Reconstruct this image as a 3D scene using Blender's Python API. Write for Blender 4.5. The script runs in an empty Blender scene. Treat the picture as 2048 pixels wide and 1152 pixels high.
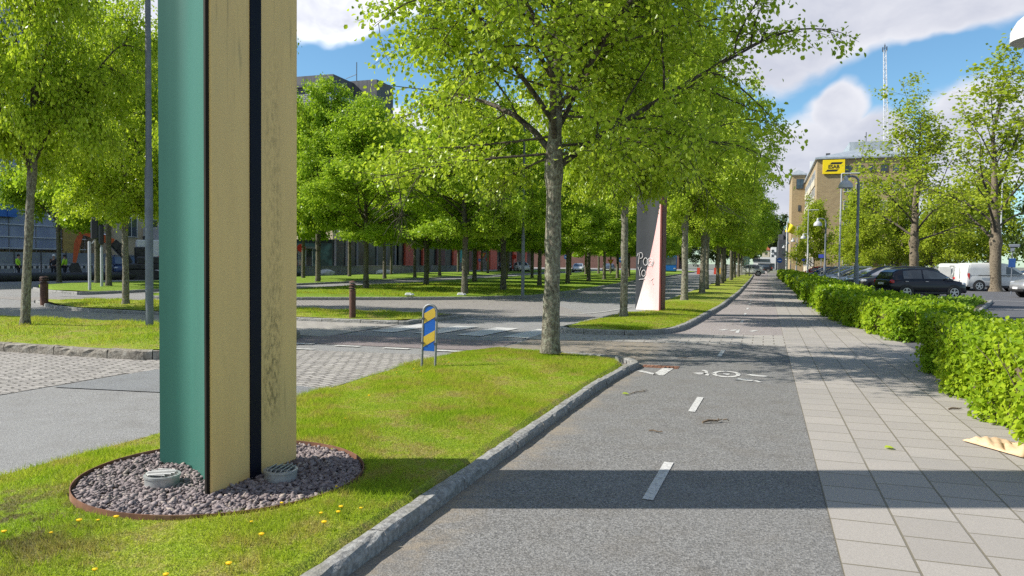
import bpy, bmesh, math, random
import numpy as np
from mathutils import Vector, Matrix
R = math.radians
rng = np.random.default_rng(7)
random.seed(7)
scene = bpy.context.scene
COL = scene.collection

# ------------------------------------------------------------------ camera
cam_data = bpy.data.cameras.new('camera')
cam_data.sensor_width = 36.0
cam_data.lens = 27.05
cam_data.clip_start = 0.05
cam_data.clip_end = 6000.0
cam = bpy.data.objects.new('camera', cam_data)
COL.objects.link(cam)
_yaw, _pitch, _roll = R(18.172), R(1.950), 0.0107
_f = Vector((-math.sin(_yaw) * math.cos(_pitch), math.cos(_yaw) * math.cos(_pitch), -math.sin(_pitch)))
_r = Vector((math.cos(_yaw), math.sin(_yaw), 0.0))
_u = _r.cross(_f)
_r2 = _r * math.cos(_roll) + _u * math.sin(_roll)
_u2 = _u * math.cos(_roll) - _r * math.sin(_roll)
cam.matrix_world = Matrix(((_r2.x, _u2.x, -_f.x, 0), (_r2.y, _u2.y, -_f.y, 0), (_r2.z, _u2.z, -_f.z, 1.6), (0, 0, 0, 1)))
scene.camera = cam

# ------------------------------------------------------------------ colour management
scene.view_settings.view_transform = 'Standard'
scene.view_settings.look = 'None'
scene.view_settings.exposure = 0.75
scene.view_settings.gamma = 1.0
scene.cycles.use_denoising = False

# ------------------------------------------------------------------ node helper
class NT:
    def __init__(s, tree):
        s.t = tree; s.n = tree.nodes; s.l = tree.links
    def node(s, kind, ins=None, **props):
        n = s.n.new(kind)
        for k, v in props.items():
            setattr(n, k, v)
        for k, v in (ins or {}).items():
            sock = n.inputs[k]
            if isinstance(v, bpy.types.NodeSocket):
                s.l.new(v, sock)
            else:
                sock.default_value = v
        return n
    def math(s, op, a, b=0.0, c=None, clamp=False):
        n = s.n.new('ShaderNodeMath'); n.operation = op; n.use_clamp = clamp
        for i, v in enumerate((a, b) if c is None else (a, b, c)):
            if isinstance(v, bpy.types.NodeSocket): s.l.new(v, n.inputs[i])
            else: n.inputs[i].default_value = v
        return n.outputs[0]
    def vmath(s, op, a, b=None, scale=None):
        n = s.n.new('ShaderNodeVectorMath'); n.operation = op
        for i, v in enumerate((a, b)):
            if v is None: continue
            if isinstance(v, bpy.types.NodeSocket): s.l.new(v, n.inputs[i])
            else: n.inputs[i].default_value = v
        if scale is not None: n.inputs['Scale'].default_value = scale
        return n
    def mix(s, fac, a, b, blend='MIX'):
        n = s.n.new('ShaderNodeMix'); n.data_type = 'RGBA'; n.blend_type = blend
        for i, v in ((0, fac), (6, a), (7, b)):
            if isinstance(v, bpy.types.NodeSocket): s.l.new(v, n.inputs[i])
            elif i == 0: n.inputs[0].default_value = v
            else: n.inputs[i].default_value = (*v[:3], 1.0)
        return n.outputs[2]
    def ramp(s, fac, p0, p1, v0=0.0, v1=1.0, smooth=True):
        n = s.n.new('ShaderNodeMapRange'); n.clamp = True
        n.interpolation_type = 'SMOOTHSTEP' if smooth else 'LINEAR'
        s.l.new(fac, n.inputs[0])
        for i, v in ((1, p0), (2, p1), (3, v0), (4, v1)): n.inputs[i].default_value = v
        return n.outputs[0]
    def noise(s, vec, scale, detail=3.0, rough=0.55, dist=0.0):
        n = s.n.new('ShaderNodeTexNoise')
        s.l.new(vec, n.inputs['Vector']); n.inputs['Scale'].default_value = scale
        n.inputs['Detail'].default_value = detail; n.inputs['Roughness'].default_value = rough
        n.inputs['Distortion'].default_value = dist
        return n.outputs[0]

# ------------------------------------------------------------------ world: sky with clouds
SUN_EL, SUN_AZ = R(40), math.atan2(-0.940, -0.342)      # azimuth measured from +Y towards +X
world = bpy.data.worlds.new('World'); scene.world = world; world.use_nodes = True
w = NT(world.node_tree); w.n.clear()
sky = w.node('ShaderNodeTexSky', sky_type='NISHITA', sun_disc=False, sun_elevation=SUN_EL, sun_rotation=SUN_AZ % (2 * math.pi),
             air_density=1.0, dust_density=0.3, ozone_density=2.5, altitude=0.0)
wd = w.node('ShaderNodeTexCoord').outputs['Generated']
sep = w.node('ShaderNodeSeparateXYZ', {0: wd})
zc = w.math('MAXIMUM', sep.outputs[2], 0.02)
# cloud field: noise over direction (stretched low down) plus a few banks that stand where the photograph has them
warp = w.node('ShaderNodeTexNoise', {'Vector': wd, 'Scale': 6.0, 'Detail': 4.0, 'Roughness': 0.55})
wv = w.vmath('ADD', wd, w.vmath('SCALE', w.vmath('SUBTRACT', warp.outputs['Color'], (0.5, 0.5, 0.5)).outputs[0], scale=0.10).outputs[0]).outputs[0]
sv = w.vmath('MULTIPLY', wv, (1.0, 1.0, 1.9)).outputs[0]
n1 = w.noise(sv, 5.5, 7.0, 0.56)
BANKS = []   # (direction, (radius x, y, z), weight)
def bank(d, r, k=1.0): BANKS.append((d, r, k))
bank((0.036, 0.992, 0.118), (0.075, 0.3, 0.060))
bank((0.028, 0.997, 0.075), (0.060, 0.3, 0.035), 0.85)
bank((0.074, 0.979, 0.180), (0.036, 0.3, 0.034), 1.1)
bank((0.104, 0.982, 0.140), (0.050, 0.3, 0.035))
bank((0.156, 0.985, 0.085), (0.060, 0.3, 0.030), 0.8)
bank((0.160, 0.950, 0.285), (0.130, 0.3, 0.034), 1.0)
bank((0.050, 0.958, 0.285), (0.100, 0.3, 0.050), 1.1)
bank((-0.011, 0.966, 0.255), (0.060, 0.3, 0.040), 0.9)
bank((0.222, 0.964, 0.145), (0.050, 0.3, 0.050))
bank((0.196, 0.974, 0.105), (0.040, 0.3, 0.030), 0.85)
bank((-0.522, 0.806, 0.320), (0.085, 0.3, 0.045), 1.25)
bank((-0.560, 0.760, 0.380), (0.200, 0.4, 0.090), 1.3)
bank((-0.680, 0.690, 0.270), (0.120, 0.3, 0.070), 1.1)
bank((-0.437, 0.875, 0.165), (0.060, 0.3, 0.030), 0.9)
bank((-0.300, 0.920, 0.170), (0.080, 0.3, 0.030), 0.9)
field = None
for d, r, k in BANKS:
    q = w.vmath('DIVIDE', w.vmath('SUBTRACT', wv, d).outputs[0], r).outputs[0]
    ln = w.vmath('LENGTH', q).outputs['Value']
    b = w.math('MULTIPLY', w.ramp(ln, 0.15, 1.75, 1.0, 0.0), k)
    field = b if field is None else w.math('MAXIMUM', field, b)
behind = w.ramp(sep.outputs[1], 0.55, 0.15)
dens = w.math('ADD', w.math('MULTIPLY', field, 0.95), w.math('MULTIPLY', w.math('SUBTRACT', n1, 0.5), 0.85))
dens = w.math('ADD', dens, w.math('MULTIPLY', behind, 0.34))  # extra cloud outside the view, added to whiten the skylight in shadows
cover = w.ramp(dens, 0.20, 0.56)
lit_n = w.noise(w.vmath('ADD', sv, (0.02, 0.0, -0.035)).outputs[0], 5.5, 6.0, 0.56)
rim = w.math('ADD', w.math('MULTIPLY', w.math('SUBTRACT', n1, lit_n), 2.2), w.ramp(dens, 0.3, 0.8, 0.45, 0.0))
shade = w.math('ADD', w.math('ADD', rim, 0.40), w.math('MULTIPLY', w.noise(wv, 9.0, 3.0), 0.15), clamp=True)
sunward = w.ramp(sep.outputs[0], -0.05, -0.55)
cloud_col = w.mix(shade, (3.9, 4.1, 5.0), w.mix(sunward, (6.6, 6.6, 7.0), (10.5, 10.5, 10.8)))
tint = w.mix(1.0, sky.outputs[0], (0.86, 1.13, 1.20), 'MULTIPLY')
skyc = w.mix(w.math('MULTIPLY', cover, 0.96), tint, cloud_col)
bg = w.node('ShaderNodeBackground', {'Color': skyc, 'Strength': 0.08})
w.l.new(bg.outputs[0], w.node('ShaderNodeOutputWorld').inputs[0])

# ------------------------------------------------------------------ sun
sl = bpy.data.lights.new('sun', 'SUN'); sl.energy = 4.6; sl.angle = R(0.53); sl.color = (1.0, 0.955, 0.87)
sun = bpy.data.objects.new('sun', sl); COL.objects.link(sun)
_ld = Vector((0.940 * math.cos(SUN_EL), 0.342 * math.cos(SUN_EL), -math.sin(SUN_EL)))
sun.rotation_euler = _ld.to_track_quat('-Z', 'Y').to_euler(); sun.location = (-40, -12, 40)

# ------------------------------------------------------------------ object helpers
def tag(o, label=None, cat=None, group=None, kind=None):
    if label: o['label'] = label
    if cat: o['category'] = cat
    if group: o['group'] = group
    if kind: o['kind'] = kind
    return o
def empty(name, loc, rz=0.0, label=None, cat=None, group=None):
    o = bpy.data.objects.new(name, None); COL.objects.link(o)
    o.location = loc; o.rotation_euler = (0, 0, rz); o.empty_display_size = 0.1
    return tag(o, label, cat, group)
def link_mesh(name, me, m=None, parent=None, kind=None, smooth=False):
    if m is not None:
        for k in (m if isinstance(m, (list, tuple)) else [m]): me.materials.append(k)
    if smooth: me.polygons.foreach_set('use_smooth', [True] * len(me.polygons))
    o = bpy.data.objects.new(name, me); COL.objects.link(o)
    if parent is not None: o.parent = parent
    if kind: o['kind'] = kind
    return o
def np_mesh(name, V, F):
    """V (n,3); F (m,k) array of one polygon size, or list of such arrays."""
    me = bpy.data.meshes.new(name)
    Fs = F if isinstance(F, list) else [F]
    Fs = [np.asarray(f, dtype=np.int32) for f in Fs if len(f)]
    V = np.asarray(V, dtype=np.float32)
    me.vertices.add(len(V)); me.vertices.foreach_set('co', V.ravel())
    loops = np.concatenate([f.ravel() for f in Fs]); tot = np.concatenate([np.full(len(f), f.shape[1], np.int32) for f in Fs])
    me.loops.add(len(loops)); me.loops.foreach_set('vertex_index', loops)
    me.polygons.add(len(tot))
    me.polygons.foreach_set('loop_start', np.concatenate([[0], np.cumsum(tot)[:-1]]).astype(np.int32))
    me.polygons.foreach_set('loop_total', tot)
    me.update(calc_edges=True); me.validate()
    return me
class MB:
    """collects simple shapes into one mesh"""
    def __init__(s): s.v = []; s.f = []; s.mi = []
    def add(s, V, F, mi=0):
        b = len(s.v); s.v += [tuple(map(float, p)) for p in V]
        for f in F: s.f.append([b + i for i in f]); s.mi.append(mi)
        return s
    def box(s, c, d, rz=0.0, mi=0, taper=1.0, rx=0.0, ry=0.0):
        M = Matrix.Rotation(rz, 3, 'Z') @ Matrix.Rotation(ry, 3, 'Y') @ Matrix.Rotation(rx, 3, 'X'); V = []
        for z in (-.5, .5):
            k = taper if z > 0 else 1.0
            for x, y in ((-.5, -.5), (.5, -.5), (.5, .5), (-.5, .5)):
                V.append(Vector(c) + M @ Vector((x * d[0] * k, y * d[1] * k, z * d[2])))
        return s.add(V, [(3, 2, 1, 0), (4, 5, 6, 7), (0, 1, 5, 4), (1, 2, 6, 5), (2, 3, 7, 6), (3, 0, 4, 7)], mi)
    def bbox(s, c, d, b=0.02, rz=0.0, mi=0):
        """box with bevelled vertical edges and chamfered top/bottom"""
        hx, hy, hz = d[0] / 2, d[1] / 2, d[2] / 2; b = min(b, hx * .9, hy * .9, hz * .9)
        M = Matrix.Rotation(rz, 3, 'Z'); V = []
        for z, k in ((-hz, b), (-hz + b, 0), (hz - b, 0), (hz, b)):
            x, y = hx - k, hy - k
            for p in ((-x + b, -y), (x - b, -y), (x, -y + b), (x, y - b), (x - b, y), (-x + b, y), (-x, y - b), (-x, -y + b)):
                V.append(Vector(c) + M @ Vector((p[0], p[1], z)))
        F = [tuple(range(7, -1, -1)), tuple(range(24, 32))]
        for r in range(3):
            for i in range(8): F.append((r * 8 + i, r * 8 + (i + 1) % 8, r * 8 + 8 + (i + 1) % 8, r * 8 + 8 + i))
        return s.add(V, F, mi)
    def tube(s, pts, rad, k=8, mi=0, cap=True):
        pts = [Vector(p) for p in pts]; n = len(pts)
        rad = [rad] * n if isinstance(rad, (int, float)) else rad
        V = []; ref = None
        for i, p in enumerate(pts):
            t = (pts[min(i + 1, n - 1)] - pts[max(i - 1, 0)]).normalized()
            if ref is None: ref = Vector((1, 0, 0)) if abs(t.x) < .8 else Vector((0, 1, 0))
            a = (ref - t * ref.dot(t)).normalized(); b = t.cross(a); ref = a
            for j in range(k):
                th = 2 * math.pi * j / k
                V.append(p + (a * math.cos(th) + b * math.sin(th)) * rad[i])
        F = [(i * k + j, i * k + (j + 1) % k, (i + 1) * k + (j + 1) % k, (i + 1) * k + j) for i in range(n - 1) for j in range(k)]
        if cap: F += [tuple(range(k - 1, -1, -1)), tuple(range((n - 1) * k, n * k))]
        return s.add(V, F, mi)
    def lathe(s, prof, k=20, c=(0, 0, 0), axis='Z', mi=0, cap=True):
        V = []
        for r, h in prof:
            for j in range(k):
                th = 2 * math.pi * j / k; x, y = r * math.cos(th), r * math.sin(th)
                q = (x, y, h) if axis == 'Z' else ((x, -h, y) if axis == 'Y' else (h, x, y))
                V.append((c[0] + q[0], c[1] + q[1], c[2] + q[2]))
        n = len(prof)
        F = [(i * k + j, i * k + (j + 1) % k, (i + 1) * k + (j + 1) % k, (i + 1) * k + j) for i in range(n - 1) for j in range(k)]
        if cap: F += [tuple(range(k - 1, -1, -1)), tuple(range((n - 1) * k, n * k))]
        return s.add(V, F, mi)
    def prism(s, poly, z0, z1, mi=0):
        n = len(poly)
        V = [(x, y, z0) for x, y in poly] + [(x, y, z1) for x, y in poly]
        F = [tuple(range(n - 1, -1, -1)), tuple(range(n, 2 * n))] + [(i, (i + 1) % n, n + (i + 1) % n, n + i) for i in range(n)]
        return s.add(V, F, mi)
    def mesh(s, name):
        me = bpy.data.meshes.new(name); me.from_pydata(s.v, [], s.f); me.update()
        if any(s.mi): me.polygons.foreach_set('material_index', s.mi)
        return me
    def build(s, name, m=None, parent=None, kind=None, smooth=False, bevel=0.0):
        o = link_mesh(name, s.mesh(name), m, parent, kind, smooth)
        if smooth == 'auto' or bevel:
            pass
        if bevel:
            md = o.modifiers.new('bevel', 'BEVEL'); md.width = bevel; md.segments = 2; md.limit_method = 'ANGLE'; md.angle_limit = R(35)
        if smooth:
            md = o.modifiers.new('split', 'EDGE_SPLIT'); md.split_angle = R(42)
        return o
def copy_tree(o, parent=None):
    c = o.copy(); COL.objects.link(c)
    if parent is not None: c.parent = parent
    for ch in o.children: copy_tree(ch, c)
    return c

# ------------------------------------------------------------------ materials
def new_mat(name):
    m = bpy.data.materials.new(name); m.use_nodes = True
    t = NT(m.node_tree); return m, t, m.node_tree.nodes['Principled BSDF']
def obj_coord(t): return t.node('ShaderNodeTexCoord').outputs['Object']
def surf(name, c1, c2=None, scale=8.0, rough=0.6, metal=0.0, bump=0.0, bscale=None, detail=4.0, contrast=(0.35, 0.65), coat=0.0, c3=None, scale3=1.5, c3r=(0.5, 0.7), spec=0.5, stretch=None):
    m, t, b = new_mat(name); v = obj_coord(t)
    if stretch: v = t.vmath('MULTIPLY', v, stretch).outputs[0]
    if c2 is None: c2 = tuple(x * 0.82 for x in c1)
    f = t.ramp(t.noise(v, scale, detail), *contrast)
    c = t.mix(f, c1, c2)
    if c3 is not None: c = t.mix(t.ramp(t.noise(v, scale3, 5.0, 0.6), *c3r), c, c3)
    t.l.new(c, b.inputs['Base Color'])
    b.inputs['Roughness'].default_value = rough; b.inputs['Metallic'].default_value = metal
    b.inputs['Coat Weight'].default_value = coat; b.inputs['Specular IOR Level'].default_value = spec
    if coat: b.inputs['Coat Roughness'].default_value = 0.05
    if bump:
        bn = t.node('ShaderNodeBump', {'Height': t.noise(v, bscale or scale * 2, 4.0), 'Strength': min(bump, 1.0), 'Distance': 0.01})
        t.l.new(bn.outputs[0], b.inputs['Normal'])
    return m
def asphalt(name, base, stain=(0.6, 0.55, 0.5), agg=170.0, warm=(1, 1, 1), stain_amt=0.35, grit=False):
    m, t, b = new_mat(name); v = obj_coord(t)
    sp = t.node('ShaderNodeTexVoronoi', {'Vector': v, 'Scale': agg})
    s1 = t.node('ShaderNodeSeparateColor', {0: sp.outputs['Color']}).outputs[0]
    s2 = t.noise(v, agg * .7, 2.0, 0.6)
    k = t.math('ADD', t.math('MULTIPLY', t.ramp(s1, 0.25, 1.0, 0.0, 1.0, False), 0.75), t.math('MULTIPLY', t.ramp(s2, .35, .65), 0.5))
    big = t.noise(v, 0.35, 5.0, 0.6); mid = t.noise(v, 2.3, 4.0, 0.65)
    lo = tuple(base[i] * warm[i] * .48 for i in range(3)); hi = tuple(min(1, base[i] * warm[i] * 1.75) for i in range(3))
    c = t.mix(k, lo, hi)
    c = t.mix(t.math('MULTIPLY', t.ramp(mid, .42, .72), stain_amt), c, tuple(base[i] * stain[i] * 1.1 for i in range(3)))
    c = t.mix(t.ramp(big, .35, .7, 0.0, .35), c, tuple(x * 1.25 for x in base))
    if grit:      # sand and dirt gathered along the kerb, and a few dark worn stains
        s = t.node('ShaderNodeSeparateXYZ', {0: v}); g1 = t.noise(v, 1.6, 5.0, .65); g2 = t.noise(v, 9.0, 4.0, .7)
        k2 = t.math('MULTIPLY', t.ramp(t.math('ADD', s.outputs[0], t.math('MULTIPLY', g1, -1.1)), -2.15, -2.6), t.ramp(g2, .35, .6, .25, .9))
        c = t.mix(k2, c, (.25, .205, .15)); c = t.mix(t.ramp(t.noise(v, .9, 6.0, .7), .60, .74, 0, .45), c, (.075, .072, .07))
        cr = t.node('ShaderNodeTexVoronoi', {'Vector': t.vmath('ADD', v, t.vmath('SCALE', t.node('ShaderNodeTexNoise', {'Vector': v, 'Scale': 3.0, 'Detail': 4.0}).outputs['Color'], scale=.5).outputs[0]).outputs[0], 'Scale': .42}, feature='DISTANCE_TO_EDGE')
        c = t.mix(t.math('MULTIPLY', t.ramp(cr.outputs['Distance'], .007, .001), t.ramp(g1, .5, .6, 0, .3)), c, (.05, .05, .05))
    t.l.new(c, b.inputs['Base Color']); b.inputs['Roughness'].default_value = 0.85
    b.inputs['Specular IOR Level'].default_value = 0.35
    bn = t.node('ShaderNodeBump', {'Height': t.math('ADD', sp.outputs['Distance'], s2), 'Strength': 0.55, 'Distance': 0.006})
    t.l.new(bn.outputs[0], b.inputs['Normal'])
    return m
def brick_mat(name, c1, c2, mortar, bw, rh, msize, swap=False, off=(0, 0, 0), wob=0.0, bump=0.6, bdist=0.01, rough=0.85, wall=False, rot=0.0, offset=0.5, dirt=None, speck=60.0):
    m, t, b = new_mat(name); v = obj_coord(t)
    if wall:                      # vertical wall: run along x+y, rows along z
        sp = t.node('ShaderNodeSeparateXYZ', {0: v})
        v = t.node('ShaderNodeCombineXYZ', {0: t.math('ADD', sp.outputs[0], sp.outputs[1]), 1: sp.outputs[2]}).outputs[0]
    mp = t.node('ShaderNodeMapping', {'Vector': v, 'Location': off, 'Rotation': (0, 0, rot)}, vector_type='POINT').outputs[0]
    if swap:
        sp = t.node('ShaderNodeSeparateXYZ', {0: mp}); mp = t.node('ShaderNodeCombineXYZ', {0: sp.outputs[1], 1: sp.outputs[0]}).outputs[0]
    if wob:
        nz = t.node('ShaderNodeTexNoise', {'Vector': mp, 'Scale': 3.0, 'Detail': 3.0})
        mp = t.vmath('ADD', mp, t.vmath('SCALE', t.vmath('SUBTRACT', nz.outputs['Color'], (.5, .5, .5)).outputs[0], scale=wob).outputs[0]).outputs[0]
    br = t.node('ShaderNodeTexBrick', {'Vector': mp, 'Color1': (*c1, 1), 'Color2': (*c2, 1), 'Mortar': (*mortar, 1), 'Scale': 1.0, 'Mortar Size': msize,
                                       'Mortar Smooth': 0.25, 'Bias': 0.0, 'Brick Width': bw, 'Row Height': rh}, offset=offset)
    ns = t.noise(v, speck, 3.0, .6); nb = t.noise(v, 0.8, 5.0, .6)
    c = t.mix(t.ramp(ns, .3, .7, 0, .35), br.outputs['Color'], tuple(x * .55 for x in c1))
    c = t.mix(t.ramp(nb, .45, .75, 0, .5), c, dirt or tuple(x * .7 for x in c2))
    t.l.new(c, b.inputs['Base Color']); b.inputs['Roughness'].default_value = rough
    h = t.math('ADD', t.math('MULTIPLY', br.outputs['Fac'], -1.0), t.math('MULTIPLY', ns, .35))
    bn = t.node('ShaderNodeBump', {'Height': h, 'Strength': bump, 'Distance': bdist}); t.l.new(bn.outputs[0], b.inputs['Normal'])
    return m
def grass_colour(t, v):
    a = t.noise(v, 0.55, 4.0, .6); d = t.noise(v, 2.6, 5.0, .65); e = t.noise(v, 11.0, 3.0, .6)
    c = t.mix(t.ramp(d, .30, .60), (0.285, 0.405, 0.022), (0.415, 0.460, 0.048))
    c = t.mix(t.ramp(a, .45, .68, 0, .40), c, (0.190, 0.345, 0.018))
    c = t.mix(t.ramp(t.math('ADD', d, t.math('MULTIPLY', e, .5)), .72, .92, 0, .80), c, (0.42, 0.32, 0.13))
    dl = t.vmath('LENGTH', t.vmath('SUBTRACT', v, (-4.25, 2.95, 0)).outputs[0]).outputs['Value']
    c = t.mix(t.math('MULTIPLY', t.ramp(dl, 1.25, .35), t.ramp(t.math('ADD', d, t.math('MULTIPLY', e, .35)), .60, .74)), c, (.13, .095, .06))
    return c
def grass_ground(lush=False):
    m, t, b = new_mat('lush lawn' if lush else 'lawn'); g = t.node('ShaderNodeNewGeometry'); v = g.outputs['Position']
    c = grass_colour(t, v)
    if lush: c = t.mix(.72, c, (0.165, 0.335, 0.014))
    fine = t.noise(v, 70.0, 3.0, .7); fine2 = t.noise(v, 26.0, 3.0, .7)
    c = t.mix(t.ramp(fine, .35, .62, .75, 0), c, (0.085, 0.115, 0.018))
    c = t.mix(t.ramp(fine2, .3, .55, .45, 0), c, (0.13, 0.14, 0.03))
    t.l.new(c, b.inputs['Base Color']); b.inputs['Roughness'].default_value = .9; b.inputs['Specular IOR Level'].default_value = .2
    bn = t.node('ShaderNodeBump', {'Height': t.math('ADD', fine, fine2), 'Strength': .8, 'Distance': .03}); t.l.new(bn.outputs[0], b.inputs['Normal'])
    return m
def leaf_shader(name, c1, c2, trans, c3=None, gloss=0.25, pos=False, tmix=0.45):
    m, t, b = new_mat(name); t.n.remove(b)
    g = t.node('ShaderNodeNewGeometry')
    if pos == 'grass': c = t.mix(t.math('MULTIPLY', g.outputs['Random Per Island'], .45), grass_colour(t, g.outputs['Position']), (0.24, 0.27, 0.05))
    else: c = t.mix(t.ramp(g.outputs['Random Per Island'], 0, 1, 0, 1, False), c1, c2)
    if c3 is not None: c = t.mix(t.ramp(t.noise(g.outputs['Position'], .9, 3.0), .42, .62), c, c3)
    tc = t.mix(1.0, c, trans, 'MULTIPLY')
    d = t.node('ShaderNodeBsdfDiffuse', {'Color': c, 'Roughness': .5}); tr = t.node('ShaderNodeBsdfTranslucent', {'Color': tc})
    gl = t.node('ShaderNodeBsdfGlossy', {'Color': (1, 1, 1, 1), 'Roughness': .55})
    s1 = t.node('ShaderNodeMixShader', {0: tmix, 1: d.outputs[0], 2: tr.outputs[0]})
    fr = t.node('ShaderNodeFresnel', {'IOR': 1.4})
    s2 = t.node('ShaderNodeMixShader', {0: t.math('MULTIPLY', fr.outputs[0], gloss), 1: s1.outputs[0], 2: gl.outputs[0]})
    t.l.new(s2.outputs[0], t.n['Material Output'].inputs[0])
    return m
def bark(name, c1, c2, lich=(0.34, 0.34, 0.26)):
    m, t, b = new_mat(name); v = obj_coord(t)
    vs = t.vmath('MULTIPLY', v, (1, 1, .35)).outputs[0]
    n = t.noise(vs, 26.0, 5.0, .65); l = t.noise(v, 17.0, 4.0, .7); l2 = t.noise(v, 5.0, 4.0, .6)
    c = t.mix(t.ramp(n, .38, .62), c1, c2)
    c = t.mix(t.ramp(l, .5, .62, 0, .75), c, lich)
    c = t.mix(t.ramp(l2, .56, .68, 0, .8), c, tuple(x * .35 for x in c1))
    t.l.new(c, b.inputs['Base Color']); b.inputs['Roughness'].default_value = .9; b.inputs['Specular IOR Level'].default_value = .2
    bn = t.node('ShaderNodeBump', {'Height': t.math('ADD', n, l), 'Strength': .9, 'Distance': .03}); t.l.new(bn.outputs[0], b.inputs['Normal'])
    return m
M = {}
M['asphalt'] = asphalt('asphalt', (0.200, 0.196, 0.190))
M['bike_asphalt'] = asphalt('bike path asphalt', (0.142, 0.138, 0.132), agg=85.0, stain=(.75, .66, .55), grit=True)
M['red_asphalt'] = asphalt('red asphalt', (0.235, 0.208, 0.198))
M['deep_red'] = asphalt('deep red asphalt', (0.175, 0.145, 0.142))
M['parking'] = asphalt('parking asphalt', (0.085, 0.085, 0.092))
M['patch'] = asphalt('asphalt patch', (0.165, 0.168, 0.17))
M['slab'] = brick_mat('concrete slabs', (0.345, 0.315, 0.282), (0.290, 0.265, 0.238), (0.145, 0.125, 0.085), 0.385, 0.385, 0.008, swap=True, off=(-0.42, 0, 0), bump=.5, bdist=.008, wob=.004, dirt=(.25, .235, .215), speck=90)
M['pavers'] = brick_mat('concrete pavers', (0.36, 0.335, 0.30), (0.30, 0.28, 0.255), (0.12, 0.10, 0.08), 0.42, 0.30, 0.012, wob=.006, dirt=(.24, .22, .20))
M['setts'] = brick_mat('granite setts', (0.40, 0.37, 0.34), (0.25, 0.232, 0.215), (0.09, 0.08, 0.07), 0.22, 0.125, 0.016, swap=True, rot=R(24), wob=.11, bump=1.0, bdist=.03, dirt=(.24, .22, .20), speck=35)
M['setts_flat'] = brick_mat('worn setts', (0.34, 0.315, 0.29), (0.27, 0.25, 0.235), (0.12, 0.105, 0.095), 0.17, 0.11, 0.016, wob=.05, bump=.9, bdist=.02, dirt=(.26, .235, .21), speck=35)
M['kerb'] = surf('granite kerb', (0.30, 0.295, 0.28), (0.17, 0.165, 0.155), 28.0, .85, bump=.9, bscale=45, c3=(.20, .19, .16), scale3=3.0)
M['kerb_brown'] = surf('weathered kerb', (0.25, 0.225, 0.185), (0.14, 0.12, 0.095), 24.0, .9, bump=1.0, bscale=40, c3=(.30, .28, .24), scale3=5)
M['paint'] = surf('road paint', (0.52, 0.51, 0.49), (0.42, 0.41, 0.39), 60.0, .7, contrast=(.45, .6), c3=(.33, .325, .32), scale3=22, c3r=(.50, .64))
M['worn_paint'] = surf('worn road paint', (0.55, 0.54, 0.51), (0.42, 0.41, 0.39), 40.0, .8, c3=(.26, .25, .24), scale3=14, c3r=(.5, .62))
M['soil'] = surf('soil', (0.12, 0.095, 0.065), (0.19, 0.15, 0.10), 14.0, .95, bump=1.0, bscale=40)
M['lawn'] = grass_ground(); M['lush'] = grass_ground(True)
M['blade'] = leaf_shader('grass blade', None, None, (1.25, 1.3, .8), gloss=.0, pos='grass', tmix=.45)
M['leaf'] = leaf_shader('linden leaf', (0.250, 0.370, 0.016), (0.570, 0.680, 0.075), (1.2, 1.2, .75), gloss=.10, tmix=.42)
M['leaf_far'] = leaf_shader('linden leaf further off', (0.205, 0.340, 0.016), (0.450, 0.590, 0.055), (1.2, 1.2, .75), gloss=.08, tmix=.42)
M['leaf_old'] = leaf_shader('old tree leaf', (0.260, 0.345, 0.026), (0.410, 0.475, 0.045), (1.2, 1.2, .6), gloss=.05, tmix=.45)
M['leaf_dark'] = leaf_shader('dark tree leaf', (0.050, 0.085, 0.018), (0.085, 0.125, 0.022), (1.1, 1.2, .7), gloss=.15, tmix=.35)
M['leaf_hedge'] = leaf_shader('hedge leaf', (0.200, 0.320, 0.012), (0.390, 0.490, 0.024), (1.25, 1.25, .6), c3=(0.190, 0.320, 0.014), gloss=.14, tmix=.38)
M['leaf_cover'] = leaf_shader('ground cover leaf', (0.120, 0.230, 0.018), (0.22, 0.33, 0.03), (1.1, 1.2, .7), gloss=.12, tmix=.35)
M['bark'] = bark('linden bark', (0.125, 0.108, 0.082), (0.245, 0.225, 0.175))
M['bark_far'] = bark('shaded linden bark', (0.080, 0.070, 0.052), (0.155, 0.14, 0.108), lich=(.19, .19, .14))  # linden bark with the shade under the crowns put into its colours
M['bark_dark'] = bark('dark branch bark', (0.065, 0.052, 0.040), (0.115, 0.095, 0.075), lich=(.14, .135, .10))
M['bark_old'] = bark('old tree bark', (0.115, 0.088, 0.062), (0.215, 0.175, 0.125), lich=(.24, .21, .15))
M['twig'] = surf('dry twig', (0.10, 0.07, 0.045), (0.16, 0.12, 0.08), 20, .9)

# ------------------------------------------------------------------ ground sheets
def sheet(name, poly, z, m, kind='structure'):
    me = bpy.data.meshes.new(name)
    me.from_pydata([(x, y, z) for x, y in poly], [], [tuple(range(len(poly)))]); me.update()
    return link_mesh(name, me, m, None, kind)
def strip_between(name, A, B, nu, nv, zf, m, kind='structure'):
    A = resample(A, nu); B = resample(B, nu); s = np.linspace(0, 1, nv)
    P = A[:, None, :] * (1 - s)[None, :, None] + B[:, None, :] * s[None, :, None]
    Z = zf(P[..., 0], P[..., 1], np.broadcast_to(s[None, :], P.shape[:2]))
    V = np.concatenate([P, Z[..., None]], -1).reshape(-1, 3)
    i = np.arange(nu - 1)[:, None] * nv + np.arange(nv - 1)[None, :]
    F = np.stack([i, i + 1, i + nv + 1, i + nv], -1).reshape(-1, 4)
    me = np_mesh(name, V, F)
    if len(me.polygons) and me.polygons[0].normal.z < 0: me.flip_normals()
    return link_mesh(name, me, m, None, kind, True)
def resample(P, n):
    P = np.asarray(P, float); d = np.concatenate([[0], np.cumsum(np.linalg.norm(np.diff(P, axis=0), axis=1))])
    t = np.linspace(0, d[-1], n)
    return np.stack([np.interp(t, d, P[:, k]) for k in range(P.shape[1])], -1)
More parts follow.
